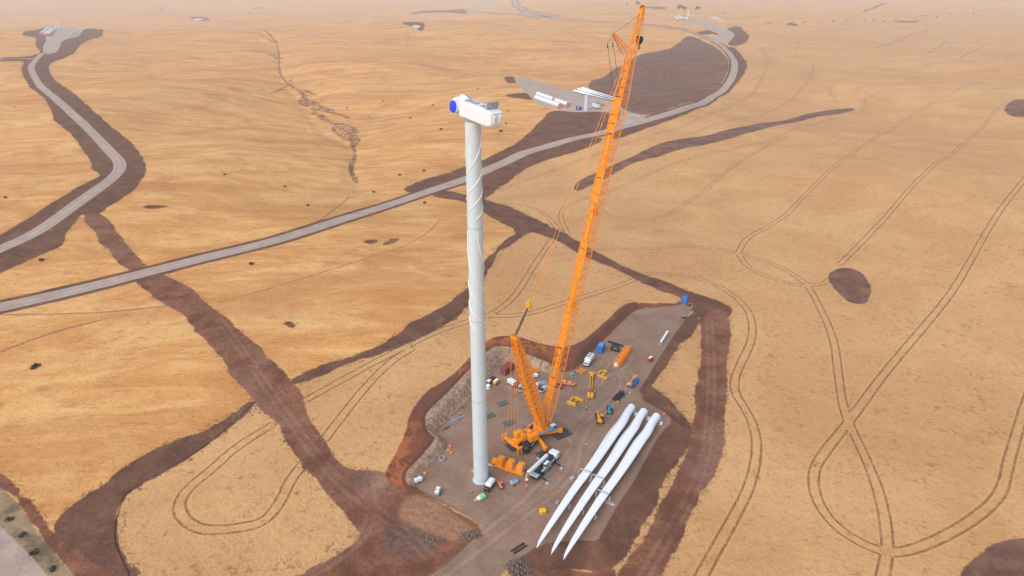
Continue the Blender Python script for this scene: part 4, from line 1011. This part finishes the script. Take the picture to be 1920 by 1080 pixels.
bars(MB(), pts, .55, .7).build('yoke', 'yellow', t); MB().lathe((.6,.2,.3),(.4,0,1),[(0,.8),(.3,.8)],14).build('pulley','amber',t,True)
loc, pts = at((1106,730), [(1109,707),(1107,740)]); t = thing('spreader_beam', 'long yellow spreader beam with a red joint standing between the yokes', 'spreader beam', loc)
a_, b_ = V(*pts[0]), V(*pts[1]); d_ = (b_-a_).normalized(); n_ = V(-d_.y, d_.x, 0); ang = math.atan2(d_.y, d_.x)
b = MB()
for s_ in (-.45,.45): b.box((a_+b_)/2+n_*s_+V(0,0,.5), ((b_-a_).length, .3, .8), rot=ang)
b.box(a_+V(0,0,.9),(1.6,1.3,.9),rot=ang,bev=.1); b.box(a_-d_*1.2+V(0,0,.9),(.3,3.2,.4),rot=ang); b.build('beam','yellow',t)
MB().box(b_-d_*.3+V(0,0,.8),(2.0,1.3,1.2),rot=ang,bev=.12).build('joint','redp',t)
MB().box(b_+d_*2.3+n_*.6+V(0,0,.8),(2.4,1.1,1.5),rot=ang,bev=.25).box(b_+d_*2.3-n_*.6+V(0,0,.8),(2.4,1.0,1.5),rot=ang,bev=.25).build('clamp_head','yellow',t)
MB().box((a_*.4+b_*.6)+V(0,0,.98),((b_-a_).length*.5,.2,.14),rot=ang).build('centre_rod','redp',t)
# black lifting frame
loc, pts = at((1153,651), [(1141,642),(1166,650),(1145,657),(1161,661),(1150,645),(1145,656),(1158,648),(1160,659)], .5); t = thing('lifting_gantry', 'black H shaped lifting frame between the blue container and orange boom section', 'lifting frame', loc)
b = MB(); bars(b, pts[0:2], .5, .6); bars(b, pts[2:4], .5, .6); b.build('cross_beams','dark',t); b = MB(); bars(b, pts[4:6], .4, .5); bars(b, pts[6:8], .4, .5); bars(b,[pts[4],pts[7]],.25,.3); bars(b,[pts[6],pts[5]],.25,.3); b.build('side_beams','dark',t)
# spare lattice section
a0, b0 = on_z(1156,683,1.2), on_z(1178,652,1.2); t = thing('boom_section_spare', 'orange lattice crane section lying flat near the blue container', 'crane section', ((a0[0]+b0[0])/2,(a0[1]+b0[1])/2,0))
c0 = V((a0[0]+b0[0])/2,(a0[1]+b0[1])/2,0); A_ = V(*a0)-c0; B_ = V(*b0)-c0; dd_ = (B_-A_).normalized(); sd2 = V(-dd_.y, dd_.x, 0)
lattice(MB(), A_, B_, 2.2, 1.9, 2.2, 1.9, 11, .2, .12, side=sd2).build('lattice','orange',t)
MB().tube(A_-V(0,0,-.9)+sd2*.0, B_+V(0,0,.9), .3, 6).build('top_tube','orange2',t); MB().box((A_+B_)/2-V(0,0,.9),((B_-A_).length,1.9,.12),rot=math.atan2(dd_.y,dd_.x)).build('deck','orange',t)
q = on_z(1155,686); tag(MB().lathe((0,0,0),(0,0,1),[(0,.8),(.8,1.0),(1.4,.8),(1.6,.2)],12).build('bulk_bag','white',None,True,loc=(q[0],q[1],0)),'white bulk bag at the near end of the orange lattice section','bag')
# white beam on the far pad
a0, b0 = on_z(1237,646,.5), on_z(1252,622,.5); t = thing('steel_beam', 'long white beam lying alone on the far part of the pad', 'beam', (a0[0],a0[1],0), math.atan2(b0[1]-a0[1],b0[0]-a0[0])); L_ = math.hypot(b0[0]-a0[0],b0[1]-a0[1])
MB().box((L_/2+1,0,.8),(L_-2,.9,.6),bev=.1).build('beam','blade',t)
b = MB()
for y_ in (-.45,.45): b.box((1.0,y_,.5),(2.6,.16,.3))
b.box((.2,0,.5),(.2,1.3,.3)); b.build('fork_end','steel',t); MB().box((L_*.4,0,.25),(.4,1.6,.5)).box((L_*.85,0,.25),(.4,1.6,.5)).build('bearer','timber',t)
# steel offcuts bundle by the cutting
t = thing('steel_bundle', 'heap of pale steel pipes and rails below the rock cutting', 'steel bundle', tuple(on_z(852,787)), heading((838,797),(867,776)))
for k in range(15):
    x_, y_ = random.uniform(-2.6,2.6), random.uniform(-1.8,1.8); MB().box((x_,y_,.12+.09*(k%5)),(random.uniform(2.0,5.0),.16,.14),rot=random.choice((0,0,.05,1.5,-.08))).build('rail','steel' if k%3 else 'grey',t)
t = thing('steel_coil','dark bent steel bars lying at the foot of the rock cutting','steel bars',tuple(on_z(868,766)),R(30))
for k in range(3): MB().path([V(-1.6+k*1.3+math.cos(a)*1.0,.8*math.sin(a),.15) for a in np.linspace(.3,4.2,9)],.09).build('bar','rope',t)
t = thing('rusty_pile','small heap of rusty plates next to the pale steel pipes','scrap heap',tuple(on_z(836,804)),R(50))
for k in range(4): MB().box((random.uniform(-.8,.8),random.uniform(-.4,.4),.12+.1*k),(2.2,.5,.1),rot=random.uniform(-.3,.3)).build('plate','rust',t)
# ring (concrete pipe) on the pad
q = on_z(829,861); o = MB().loft([[V(math.cos(a)*r_,math.sin(a)*r_,z_) for a in [2*math.pi*k/24 for k in range(24)]] for r_,z_ in ((1.15,0),(1.15,.7),(.8,.7),(.8,.02),(1.15,0))],cap=False).build('concrete_ring','grey',None,True,loc=(q[0],q[1],0)); tag(o,'grey open concrete ring on the pad left of the tower','concrete ring')
# yellow bag / green bin / cones
q = on_z(1018,962); t = thing('yellow_box','bright yellow box standing near the tip of the leftmost blade','box',(q[0],q[1],0),R(15)); MB().box((0,0,.85),(2.0,1.5,1.6),bev=.4).build('cover','yellow',t); MB().box((0,0,.06),(2.1,1.7,.12)).build('pallet','timber',t)
q = on_z(904,935); t = thing('skip_bin','pale green covered skip bin in front of the tower base','skip bin',(q[0],q[1],0),R(35)); MB().box((0,0,.75),(1.9,1.7,1.1),bev=.25).build('bin_body','green',t); MB().box((0,0,1.35),(1.6,1.4,.2),bev=.08).build('cover','green',t)
q = on_z(896,938); t = thing('waste_bag','white and orange waste bags leaning beside the green bin','waste bags',(q[0],q[1],0),R(20)); MB().lathe((.3,.2,0),(0,0,1),[(0,.6),(.6,.75),(1.0,.5),(1.1,.1)],12).build('bag','white',t,True); MB().lathe((-.7,-.1,0),(0,0,1),[(0,.5),(.5,.6),(.8,.3)],12).build('bag','cone',t,True)
CN = [((797,889),'small orange bundle on the pad at the left rock bank'),((844,838),'pale orange drum nearest the corner of the rock cutting'),((841,846),'orange drum second from the rock corner'),((846,850),'orange drum nearest the concrete ring'),((887,885),'orange drum hidden at the left of the tower base'),((884,923),'tiny brown object left of the green bin'),((1114,735),'small orange object right of the yellow spreader beam'),((1181,738),'orange drum between the black and blue trailers'),((1158,755),'orange mat beside the black trailer'),((1245,778),'pink drum behind the root of the rightmost blade'),((1141,686),'pale sack near the orange lattice section')]
for (q_, l_) in CN:
    q = on_z(*q_); s_ = .4 if 'tiny' in l_ else .58
    t = thing('drum', l_, 'drum' if 'drum' in l_ else 'small item', (q[0],q[1],0), random.uniform(0,3)); t.scale = (s_,)*3
    mm = 'pink' if 'pink' in l_ or 'pale' in l_ else ('rust' if 'brown' in l_ else 'cone')
    MB().lathe((0,0,0),(0,0,1),[(0,.8),(.1,.85),(.9,.85),(1.1,.7)],14).build('drum_shell',mm,t,True); MB().lathe((0,0,1.1),(0,0,1),[(0,.6),(.12,.55)],14).build('lid','orange2',t,True)
# orange frames
for k,(q_,l_) in enumerate((((1002,698),'orange tubular rack behind the derrick mast'),((1090,699),'orange tubular rack in front of the white truck'))):
    q = on_z(*q_); t = thing('orange_rack',l_,'rack',(q[0],q[1],0),R(30+20*k),'orange tubular racks')
    b = MB()
    for x_ in (-1.5,-.5,.5,1.5): b.box((x_,0,.9),(.22,2.6,.22)); b.box((x_,-1.2,.45),(.2,.2,.9)); b.box((x_,1.2,.45),(.2,.2,.9))
    b.build('rack','orange',t); MB().box((0,-1.3,1.0),(3.4,.2,.25)).box((0,1.3,1.0),(3.4,.2,.25)).build('rail','orange',t)
q = on_z(1077,704); t = thing('cable_spider','grey spidery steel lifting spreader near the orange rack','lifting spreader',(q[0],q[1],0),0)
b = MB()
for k in range(9): a=2*math.pi*k/9; b.tube((0,0,1.4),(1.7*math.cos(a),1.7*math.sin(a),.1+.5*(k%2)),.12,5); b.box((1.6*math.cos(a),1.6*math.sin(a),.2),(.5,.5,.4),rot=a)
b.build('arms','grey',t); MB().lathe((0,0,0),(0,0,1),[(0,.6),(1.5,.5)],12).build('core','plate',t,True)
q = on_z(1282,578); 
for k,(q_,l_) in enumerate((((1292,573),'dark trailer hitch beside the far blue container'),((1283,597),'small black crate alone on the far pad'))):
    q = on_z(*q_); t = thing('dark_crate',l_,'crate',(q[0],q[1],0),R(20)); MB().box((0,0,.4),(1.8,1.2,.7),bev=.1).build('crate','dark',t); MB().box((0,0,.8),(1.5,.25,.12)).build('handle','grey',t)
# red forklift-like machine behind boom
telehandler((1045,727), R(150), 'redp', 'dark red machine standing behind the foot of the crane boom', arm=False, cat='loader', s=.8)
# timbers lower left of blades, small concrete blocks
q = on_z(973,1029); t = thing('timber_stack','dark steel skids lying at the edge of the haul road','skids',(q[0],q[1],0),heading((962,1036),(984,1022)))
for y_ in (-.6,.6): MB().box((0,y_,.2),(4.6,.35,.3)).build('skid','dark',t)
MB().box((0,0,.38),(4.2,.25,.12)).build('cross_bar','rust',t)
q = on_z(1099,833); t = thing('survey_stake','short pink and white pole lying left of the blades','pole',(q[0],q[1],0),R(50)); MB().tube((-1.1,0,.12),(1.1,0,.12),.12,6).build('pole','pink',t); MB().tube((-.4,0,.12),(.3,0,.12),.14,6).build('band','white',t)
q = on_z(1073,898); t = thing('concrete_block','pale grey weight block left of the leftmost blade cradle','block',(q[0],q[1],0),R(40)); MB().box((0,0,.35),(1.2,1.0,.7),bev=.06).build('block','steel',t); MB().tube((-.2,0,.7),(.2,0,.7),.06,5).build('lifting_eye','dark',t)
q = on_z(919,872); t = thing('steel_plate','pale grey bracket lying between tower and ballast tray','bracket',(q[0],q[1],0),R(-25)); MB().box((0,0,.2),(2.2,.8,.25),bev=.05).build('plate','steel',t); MB().box((.5,0,.45),(.3,.6,.4)).build('lug','grey',t)

# people: one continuous skinned body each
def person(px, a, label, shirt, hat, lean=0.0):
    q = on_z(*px); t = thing('person', label, 'person', (q[0],q[1],0), a)
    J = {'pel':(0,0,.95),'chest':(.02+lean,0,1.32),'neck':(.03+lean,0,1.5),'hl':(.0,.1,.9),'kl':(.06,.12,.5),'al':(-.02,.13,.09),'tl':(.17,.14,.04),
         'hr':(0,-.1,.9),'kr':(-.02,-.12,.5),'ar':(-.14,-.13,.09),'tr':(.04,-.14,.04),'sl':(.02+lean,.2,1.42),'el':(.0+lean,.27,1.15),'wl':(.15+lean,.25,.93),'sr':(.02+lean,-.2,1.42),'er':(.06+lean,-.28,1.16),'wr':(.26+lean,-.22,1.05)}
    rd = dict(pel=.15,chest=.16,neck=.06,hl=.1,kl=.065,al=.05,tl=.045,hr=.1,kr=.065,ar=.05,tr=.045,sl=.07,el=.05,wl=.035,sr=.07,er=.05,wr=.035)
    E = [('pel','chest'),('chest','neck'),('pel','hl'),('hl','kl'),('kl','al'),('al','tl'),('pel','hr'),('hr','kr'),('kr','ar'),('ar','tr'),('chest','sl'),('sl','el'),('el','wl'),('chest','sr'),('sr','er'),('er','wr')]
    ks = list(J); me_ = bpy.data.meshes.new('body'); me_.from_pydata([J[k] for k in ks],[(ks.index(a_),ks.index(b_)) for a_,b_ in E],[]); me_.materials.append(M[shirt]); me_.materials.append(M['jean'])
    o = bpy.data.objects.new('body',me_); scene.collection.objects.link(o); o.parent = t
    md = o.modifiers.new('skin','SKIN')
    for i_,k in enumerate(ks): me_.skin_vertices[0].data[i_].radius = (rd[k],rd[k])
    me_.skin_vertices[0].data[0].use_root = True
    sb = o.modifiers.new('sub','SUBSURF'); sb.levels = sb.render_levels = 2
    dg = bpy.context.evaluated_depsgraph_get(); nm_ = bpy.data.meshes.new_from_object(o.evaluated_get(dg)); o.modifiers.clear(); o.data = nm_
    for f_ in nm_.polygons: f_.material_index = 1 if f_.center.z < .95 else 0; f_.use_smooth = True
    hd2 = MB().lathe((.03+lean,0,1.52),(0,0,1),[(0,.05),(.05,.085),(.12,.098),(.18,.09),(.24,.05),(.25,.01)],14); hd2.box((.13+lean,0,1.63),(.03,.03,.04)); h_ = hd2.build('head','skin',t,True)
    MB().lathe((.03+lean,0,1.66),(0,0,1),[(0,.14),(.015,.14),(.02,.115),(.09,.1),(.14,.04)],14).build('hard_hat',hat,h_,True)
    for s_,w_ in ((1,'wl'),(-1,'wr')):
        hm = MB(); wv = V(*J[w_]); hm.box(wv+V(.04,0,-.03),(.09,.035,.08),bev=.012)
        for f_ in range(4): hm.tube(wv+V(.08,-.02+.014*f_,-.02-.012*f_),wv+V(.14-.01*abs(f_-1),-.02+.014*f_,-.06),.008,5)
        hm.tube(wv+V(.04,.02*s_,0),wv+V(.09,.035*s_,.0),.009,5); hm.build('hand','skin',t)
    return t
person((1031,850), R(200), 'worker in orange vest standing by the crane outrigger mat', 'hivis', 'white')
person((987,918), R(70), 'worker in orange vest guiding the mobile crane hook', 'hivis', 'white', .05)
person((949,889), R(20), 'worker in orange vest by the ballast tray', 'hivis', 'white')
person((1099,770), R(120), 'worker in orange vest walking left of the yellow telehandler', 'hivis', 'white')

# rubble heaps
def rubble(px, label, n, rx, ry, mh, smin=.12, smax=.4):
    q = G(*px); t = thing('rock_pile', label, 'rock pile', tuple(q))
    t['kind'] = 'thing'
    m = MB(); ph = (1+5**.5)/2; ico = [V(a,b,0) for a in (-1,1) for b in (-ph,ph)]; ico = [V(-1,ph,0),V(1,ph,0),V(-1,-ph,0),V(1,-ph,0),V(0,-1,ph),V(0,1,ph),V(0,-1,-ph),V(0,1,-ph),V(ph,0,-1),V(ph,0,1),V(-ph,0,-1),V(-ph,0,1)]
    fs = [(0,11,5),(0,5,1),(0,1,7),(0,7,10),(0,10,11),(1,5,9),(5,11,4),(11,10,2),(10,7,6),(7,1,8),(3,9,4),(3,4,2),(3,2,6),(3,6,8),(3,8,9),(4,9,5),(2,4,11),(6,2,10),(8,6,7),(9,8,1)]
    for k in range(n):
        a = random.uniform(0,6.28); r_ = math.sqrt(random.random()); s_ = random.uniform(smin,smax)
        x_,y_ = rx*r_*math.cos(a), ry*r_*math.sin(a); z_ = float(height(np.array([q.x+x_]),np.array([q.y+y_]))[0])-q.z + mh*(1-r_*r_)
        sc = V(s_*random.uniform(.6,1.3),s_*random.uniform(.6,1.3),s_*random.uniform(.4,.9)); rt = Matrix.Rotation(random.uniform(0,6),3,'Z')@Matrix.Rotation(random.uniform(0,3),3,'X')
        m.add([V(x_,y_,z_)+rt@V(v.x*sc.x,v.y*sc.y,v.z*sc.z)*.6*random.uniform(.85,1.15) for v in ico],fs)
    m.build('rocks','stone',t); return t
rubble((882,1006), 'grey rubble pile at the corner where the haul road meets the pad', 170, 3.2, 1.8, .9)
rubble((973,1066), 'rubble pile at the bottom edge of the picture beside the haul road', 200, 3.6, 2.6, .9)
rubble((815,1012), 'low scatter of rocks and litter on the red soil', 60, 3.5, 1.6, .2)

# ================================================================== vegetation
def leafball(m, c, r, n, ls, squash=.8):
    for k in range(n):
        d = Vector((random.gauss(0,1),random.gauss(0,1),random.gauss(0,1))).normalized(); rr = r*random.uniform(.35,1.05)
        p_ = Vector(c)+Vector((d.x*rr,d.y*rr,d.z*rr*squash)); u = Vector((random.gauss(0,1),random.gauss(0,1),random.gauss(0,1))).normalized(); w = u.orthogonal().normalized(); s_ = ls*random.uniform(.6,1.3)
        m.add([p_-u*s_-w*s_*.6,p_+u*s_-w*s_*.6,p_+u*s_+w*s_*.6,p_-u*s_+w*s_*.6],[(0,1,2,3)])
def tree(px, h_, cr, label, flat_=False, m2='leaf'):
    q = G(*px); t = thing('gum_tree', label, 'tree', tuple(q), random.uniform(0,6), 'gum trees by the far pad')
    b = MB(); b.tube((0,0,-.3),(.2,0,h_*.5),.35,7,.2)
    ends = []
    for k in range(5): a=k*1.3+.4; e_=V(math.cos(a)*cr*.55,math.sin(a)*cr*.55,h_*(.62+.06*k)); b.tube((.2,0,h_*.42),e_,.16,5,.06); ends.append(e_)
    b.build('trunk','bark',t); c = MB()
    for e_ in ends+[V(0,0,h_*.8)]: leafball(c, e_, cr*.55, 60, cr*.11, .5 if flat_ else .9)
    c.build('crown',m2,t); return t
tree((1275,21), 27, 15, 'largest of the dark green gum trees behind the far pad'); tree((1283,22), 22, 12, 'gum tree immediately right of the largest far tree')
tree((1307,25), 30, 13, 'tall bare trunked tree with a flat crown above the far pad', True); tree((1195,12), 26, 15, 'gum tree behind the tip of the crane boom'); tree((1175,9), 9, 7, 'small round tree left of the crane tip, near the top edge'); 
SH = MB(); random.seed(5); leafball(SH,(0,0,.55),.95,70,.2,.7); leafball(SH,(.6,.3,.4),.6,30,.18,.6); SH.tube((0,0,-.2),(0,0,.5),.07,5)
first = None
shr = [(275,101,1.3),(262,107,1),(214,110,1),(255,82,1),(195,79,1.2),(187,81,1),(219,83,1),(176,104,1.1),(28,201,1),(257,62,1),(322,81,1),(347,83,1),(445,105,1),(649,75,1.3),(650,84,1),(653,97,1),(597,81,.9),(619,89,.9),(743,112,1.2),(555,108,1),(505,117,1),(530,120,1),(896,167,1.5),(812,198,1.7),(769,222,1.8),(719,190,1.4),(651,202,1.4),(675,264,1.3),(827,243,1.9),(939,247,2.4),(749,329,1.6),(795,321,1.6),(534,351,1.3),(578,386,1.3),(700,361,1.4),(797,381,1.4),(422,328,1.4),(10,371,1.4),(77,489,1.5),(472,496,1.5),(62,690,1.7),(68,687,1.5),(668,157,1),(692,219,1),(570,244,1),(952,208,1.4),(949,232,1.4)]
for k,(x_,y_,s_) in enumerate(shr):
    q = G(x_,y_)
    if first is None: o = SH.build('shrub','shrub',None,loc=q); first = o
    else: o = first.copy(); scene.collection.objects.link(o); o.location = q
    o.scale = (s_*.95,s_*.95,s_*.8); o.rotation_euler = (0,0,random.uniform(0,6)); w_ = ('on the slope right of the far left pad' if x_<360 and y_<125 else 'near the head of the gully at the top' if x_<700 and y_<165 else 'in the pasture left of the nacelle' if x_<900 and y_<300 and x_>600 else 'in the pasture right of the nacelle' if x_>=900 else 'beside the long pale road' if x_>400 and y_>300 and y_<400 else 'on the pasture left of the brown trench' if x_<100 and y_>300 else 'high on the dry pasture'); tag(o,'small dark round shrub '+w_,'shrub','shrubs '+w_)
for k,(x_,y_) in enumerate([(16,975),(43,1005),(66,1037),(98,1067)]):
    o = first.copy(); scene.collection.objects.link(o); o.location = G(x_,y_); o.scale = (1.25,1.1,.7); o.rotation_euler=(0,0,k*1.7)
    tag(o,['uppermost','second highest','third highest','lowest'][k]+' of four dark tufts on the verge of the bottom left road','shrub','tufts on the road verge')
random.seed(9)
for k in range(34):   # creek line far right
    s_ = k/33; x_ = 1440+430*s_+random.uniform(-9,9); y_ = 44-24*s_*s_+random.uniform(-3.0,3.0)
    o = first.copy(); scene.collection.objects.link(o); o.location = G(x_,y_); q_ = random.uniform(2.0,4.2); o.scale=(q_*1.4,q_,q_*.8); o.rotation_euler=(0,0,random.uniform(0,6)); tag(o,'dark bush in the line along the distant creek at the right','bush','bushes along the distant creek')
for k in range(26):
    x_ = 1105+330*k/25+random.uniform(-6,6); y_ = 8+ (34 if x_>1300 else 0)*(x_-1300)/140+random.uniform(-3,3); y_=max(y_,3)
    o = first.copy(); scene.collection.objects.link(o); o.location = G(x_,y_); q_ = random.uniform(1.8,4.0); o.scale=(q_*1.3,q_,q_*.8); o.rotation_euler=(0,0,random.uniform(0,6)); tag(o,'dark bush in the line behind the far pad','bush','bushes behind the far pad')
# farm dams
for k,(pts,l_) in enumerate(((( (770,49),(783,46),(789,48),(787,52),(779,53)),0),(((360,36),(372,34),(384,36),(375,38),(362,38)),0))):
    zw = float(gps([max(pts, key=lambda q: q[1])])[0,2])+2.0; w = np.array([on_z(a,b,zw) for a,b in pts]); c0 = w.mean(0); m = MB(); zt = w[:,2].max()+.3; m.loft([[V(a-c0[0],b-c0[1],-1.5) for a,b in chaikin(w[:,:2],2)],[V(a-c0[0],b-c0[1],.25) for a,b in chaikin(w[:,:2],2)]])
    o = m.build('water','water',None,loc=(c0[0],c0[1],zt)); o['kind']='structure'

# ================================================================== the far pads
def tower_can(p0, p1, r, label, endm='pink', grp='white tower sections lying on the far pads', band=None):
    n_ = G(*(p0 if p0[1]>p1[1] else p1)); a, b = V(*on_z(*p0, n_.z)), V(*on_z(*p1, n_.z)); a.z = b.z = max(a.z,b.z)+r+.3; d = b-a; L_ = d.length
    t = thing('tower_section_lying', label, 'tower section', tuple(a), math.atan2(d.y,d.x), grp)
    MB().lathe((0,0,0),(1,0,0),[(0,r*.97),(L_,r)],24).build('shell','white',t,True)
    for x_,e in ((-.15,0),(L_,1)): MB().lathe((x_,0,0),(1,0,0),[(0,r*1.0),(.15,r*1.0)],24).build('end_cover',endm,t,True)
    sk = MB()
    for x_ in (L_*.15,L_*.85): sk.box((x_,0,-r-.1),(.6,r*1.6,.5))
    sk.build('saddle','dark',t)
    if band: MB().lathe((L_*.55,0,0),(1,0,0),[(0,r*1.01),(L_*.08,r*1.01)],24).build('band',endm,t,True)
    return t
def can_up(px, top, r, label):
    q = G(*px); h_ = height_at(q.x,q.y,top)-q.z
    t = thing('tower_section_upright', label, 'tower section', tuple(q), 0)
    MB().lathe((0,0,0),(0,0,1),[(0,r),(h_,r*.97)],28).build('shell','tower',t,True); MB().lathe((0,0,h_),(0,0,1),[(0,r),(.15,r*.8)],28).build('top_cover','lblue',t,True); MB().box((r,0,1.3),(.1,.9,2.1)).build('door','grey',t); return t
def nac_down(px, L_, a, label, w=4, h_=4):
    q = G(*px); t = thing('nacelle_on_ground', label, 'nacelle', tuple(q), a)
    MB().box((0,0,h_/2+.9),(L_,w,h_),bev=.4).build('housing','white',t); MB().box((L_*.3,0,h_+1.2),(L_*.18,w*.8,.7)).build('cooler','grey',t); lg=MB()
    for x_ in (-L_*.4,L_*.4):
        for y_ in (-w*.4,w*.4): lg.box((x_,y_,.45),(.5,.5,.9))
    lg.box((0,0,.75),(L_*.9,.4,.3)); lg.build('transport_frame','grey',t); return t
def hub_down(px, r, a, m, label):
    q = G(*px); t = thing('rotor_hub', label, 'rotor hub', tuple(q), a)
    MB().lathe((-r*1.3,0,r),(1,0,0),[(0,r*.75),(.5,r),(r*2.2,r),(r*2.6,r*.9)],24).build('hub_body',m,t,True)
    MB().lathe((r*.55,0,r),(1,0,0),[(0,r*1.01),(r*.45,r*1.01)],24).build('white_band','white',t,True); MB().lathe((r*1.32,0,r),(1,0,0),[(0,r*.8),(.2,r*.75)],24).build('opening_cover','blue',t,True)
    MB().box((0,0,.2),(r*2,r*1.4,.4)).build('stand','dark',t); return t
def far_blades(rts, tps, names, grp):
    for k,(r0,t0) in enumerate(zip(rts,tps)):
        n_ = G(*(r0 if r0[1]>t0[1] else t0)); a, b = V(*on_z(*r0, n_.z)), V(*on_z(*t0, n_.z)); z_=max(a.z,b.z); L_ = (V(b.x,b.y)-V(a.x,a.y)).length
        t = thing('turbine_blade', names[k], 'turbine blade', (a.x,a.y,z_+2.0), math.atan2(b.y-a.y,b.x-a.x), grp)
        c = bmesh_obj.copy(); scene.collection.objects.link(c); c.parent=t; c.scale=(L_/BL,1,1)
        for s_,n_ in ((.03,'root_stand'),(.6,'tip_stand')):
            m = MB(); m.box((L_*s_,0,-1.2),(.8,3.2,1.6)); m.build(n_,'grey',t)
far_blades([(1077,173),(1084,170),(1091,168)],[(1155,194),(1162,193),(1168,192)],['nearest of three white blades lying on the middle pad behind the crane boom','middle of three white blades lying on the middle pad behind the crane boom','farthest of three white blades lying on the middle pad behind the crane boom'],'blades on the middle pad')
tower_can((1008,180),(1065,201),2.5,'white tower section with red ends, rear one on the middle pad',band=True)
tower_can((1005,187),(1050,203),2.6,'white tower section with red end, front left one on the middle pad')
can_up((1099,207),178,2.25,'pale upright tower section standing on the middle pad')
hub_down((1085,206),2.2,heading((1078,203),(1096,208)),'navy','dark blue wrapped rotor hub beside the upright section on the middle pad')
nac_down((1117,203),11,heading((1107,199),(1126,205)),'white nacelle on a transport frame at the middle pad')
q = G(1125,196); t = thing('equipment_rack','row of grey steel frames behind the nacelle on the middle pad','steel frames',tuple(q),heading((1105,189),(1135,198)))
for k in range(6): MB().box((-8+k*3,0,1.0),(1.6,2.4,.2)).box((-8.6+k*3,0,.6),(.2,2.2,1.2)).box((-7.4+k*3,0,.6),(.2,2.2,1.2)).build('frame','grey',t)
tower_can((76,66),(90,56),3.6,'leftmost white tower section with red end on the far left pad',grp='tower sections on the far left pad')
tower_can((83,68),(97,57),3.6,'second white tower section with red end on the far left pad',grp='tower sections on the far left pad')
tower_can((90,68),(107,54),3.6,'rightmost white tower section with red end on the far left pad',band=True,grp='tower sections on the far left pad')
can_up((113,53),37,2.8,'pale upright tower section standing on the far left pad'); nac_down((129,51.5),11,R(100),'white nacelle beside the upright section on the far left pad')
hub_down((98,52),2.2,R(10),'teal','teal wrapped hub behind the tower sections on the far left pad')
far_blades([(163,53),(157,52.5),(149,53)],[(144,66),(137,66),(129,68)],['rightmost of three white blades on the far left pad','middle of three white blades on the far left pad','leftmost of three white blades on the far left pad'],'blades on the far left pad')
tower_can((1265,34),(1274,38),3.2,'leftmost white tower section on the far right pad',grp='tower sections on the far right pad'); tower_can((1273,32),(1282,38),3.2,'second white tower section with red end on the far right pad',grp='tower sections on the far right pad'); tower_can((1284,36),(1291,39),3.2,'rightmost short white tower section on the far right pad',grp='tower sections on the far right pad')
can_up((1290,34),19,3.2,'pale upright tower section standing on the far right pad'); nac_down((1300,31.5),11,R(60),'white nacelle right of the upright section on the far right pad',5,5); hub_down((1282,30),2.3,R(20),'navy','small dark blue hub left of the upright section on the far right pad')
far_blades([(1329,34),(1336,33),(1342,33)],[(1352,44),(1358,44),(1365,44)],['nearest of three white blades on the far right pad','middle of three white blades on the far right pad','farthest of three white blades on the far right pad'],'blades on the far right pad')
nac_down((97,71),8,heading((92,73),(103,68)),'low grey trailer parked on the far left pad',2.2,1.2); nac_down((1331,52),8,heading((1328,51),(1335,53)),'pale lorry parked on the far right pad',2.2,1.6)

# ================================================================== haze
zmin = float(Z.min())-1; zmax = max(float(Z.max()), CAM_H)+6
hz = MB().box((0,0,(zmin+zmax)/2),(28600,28600,zmax-zmin)); hm = bpy.data.materials.new('haze'); hm.use_nodes = True; n_ = hm.node_tree.nodes; n_.clear()
ou = n_.new('ShaderNodeOutputMaterial'); pv = n_.new('ShaderNodeVolumePrincipled'); pv.inputs['Color'].default_value = (.985,.965,.96,1); pv.inputs['Density'].default_value = 1.25e-4; pv.inputs['Anisotropy'].default_value = 0.0
hm.node_tree.links.new(pv.outputs[0], ou.inputs['Volume']); ho = hz.build('haze', hm); ho['kind'] = 'stuff'
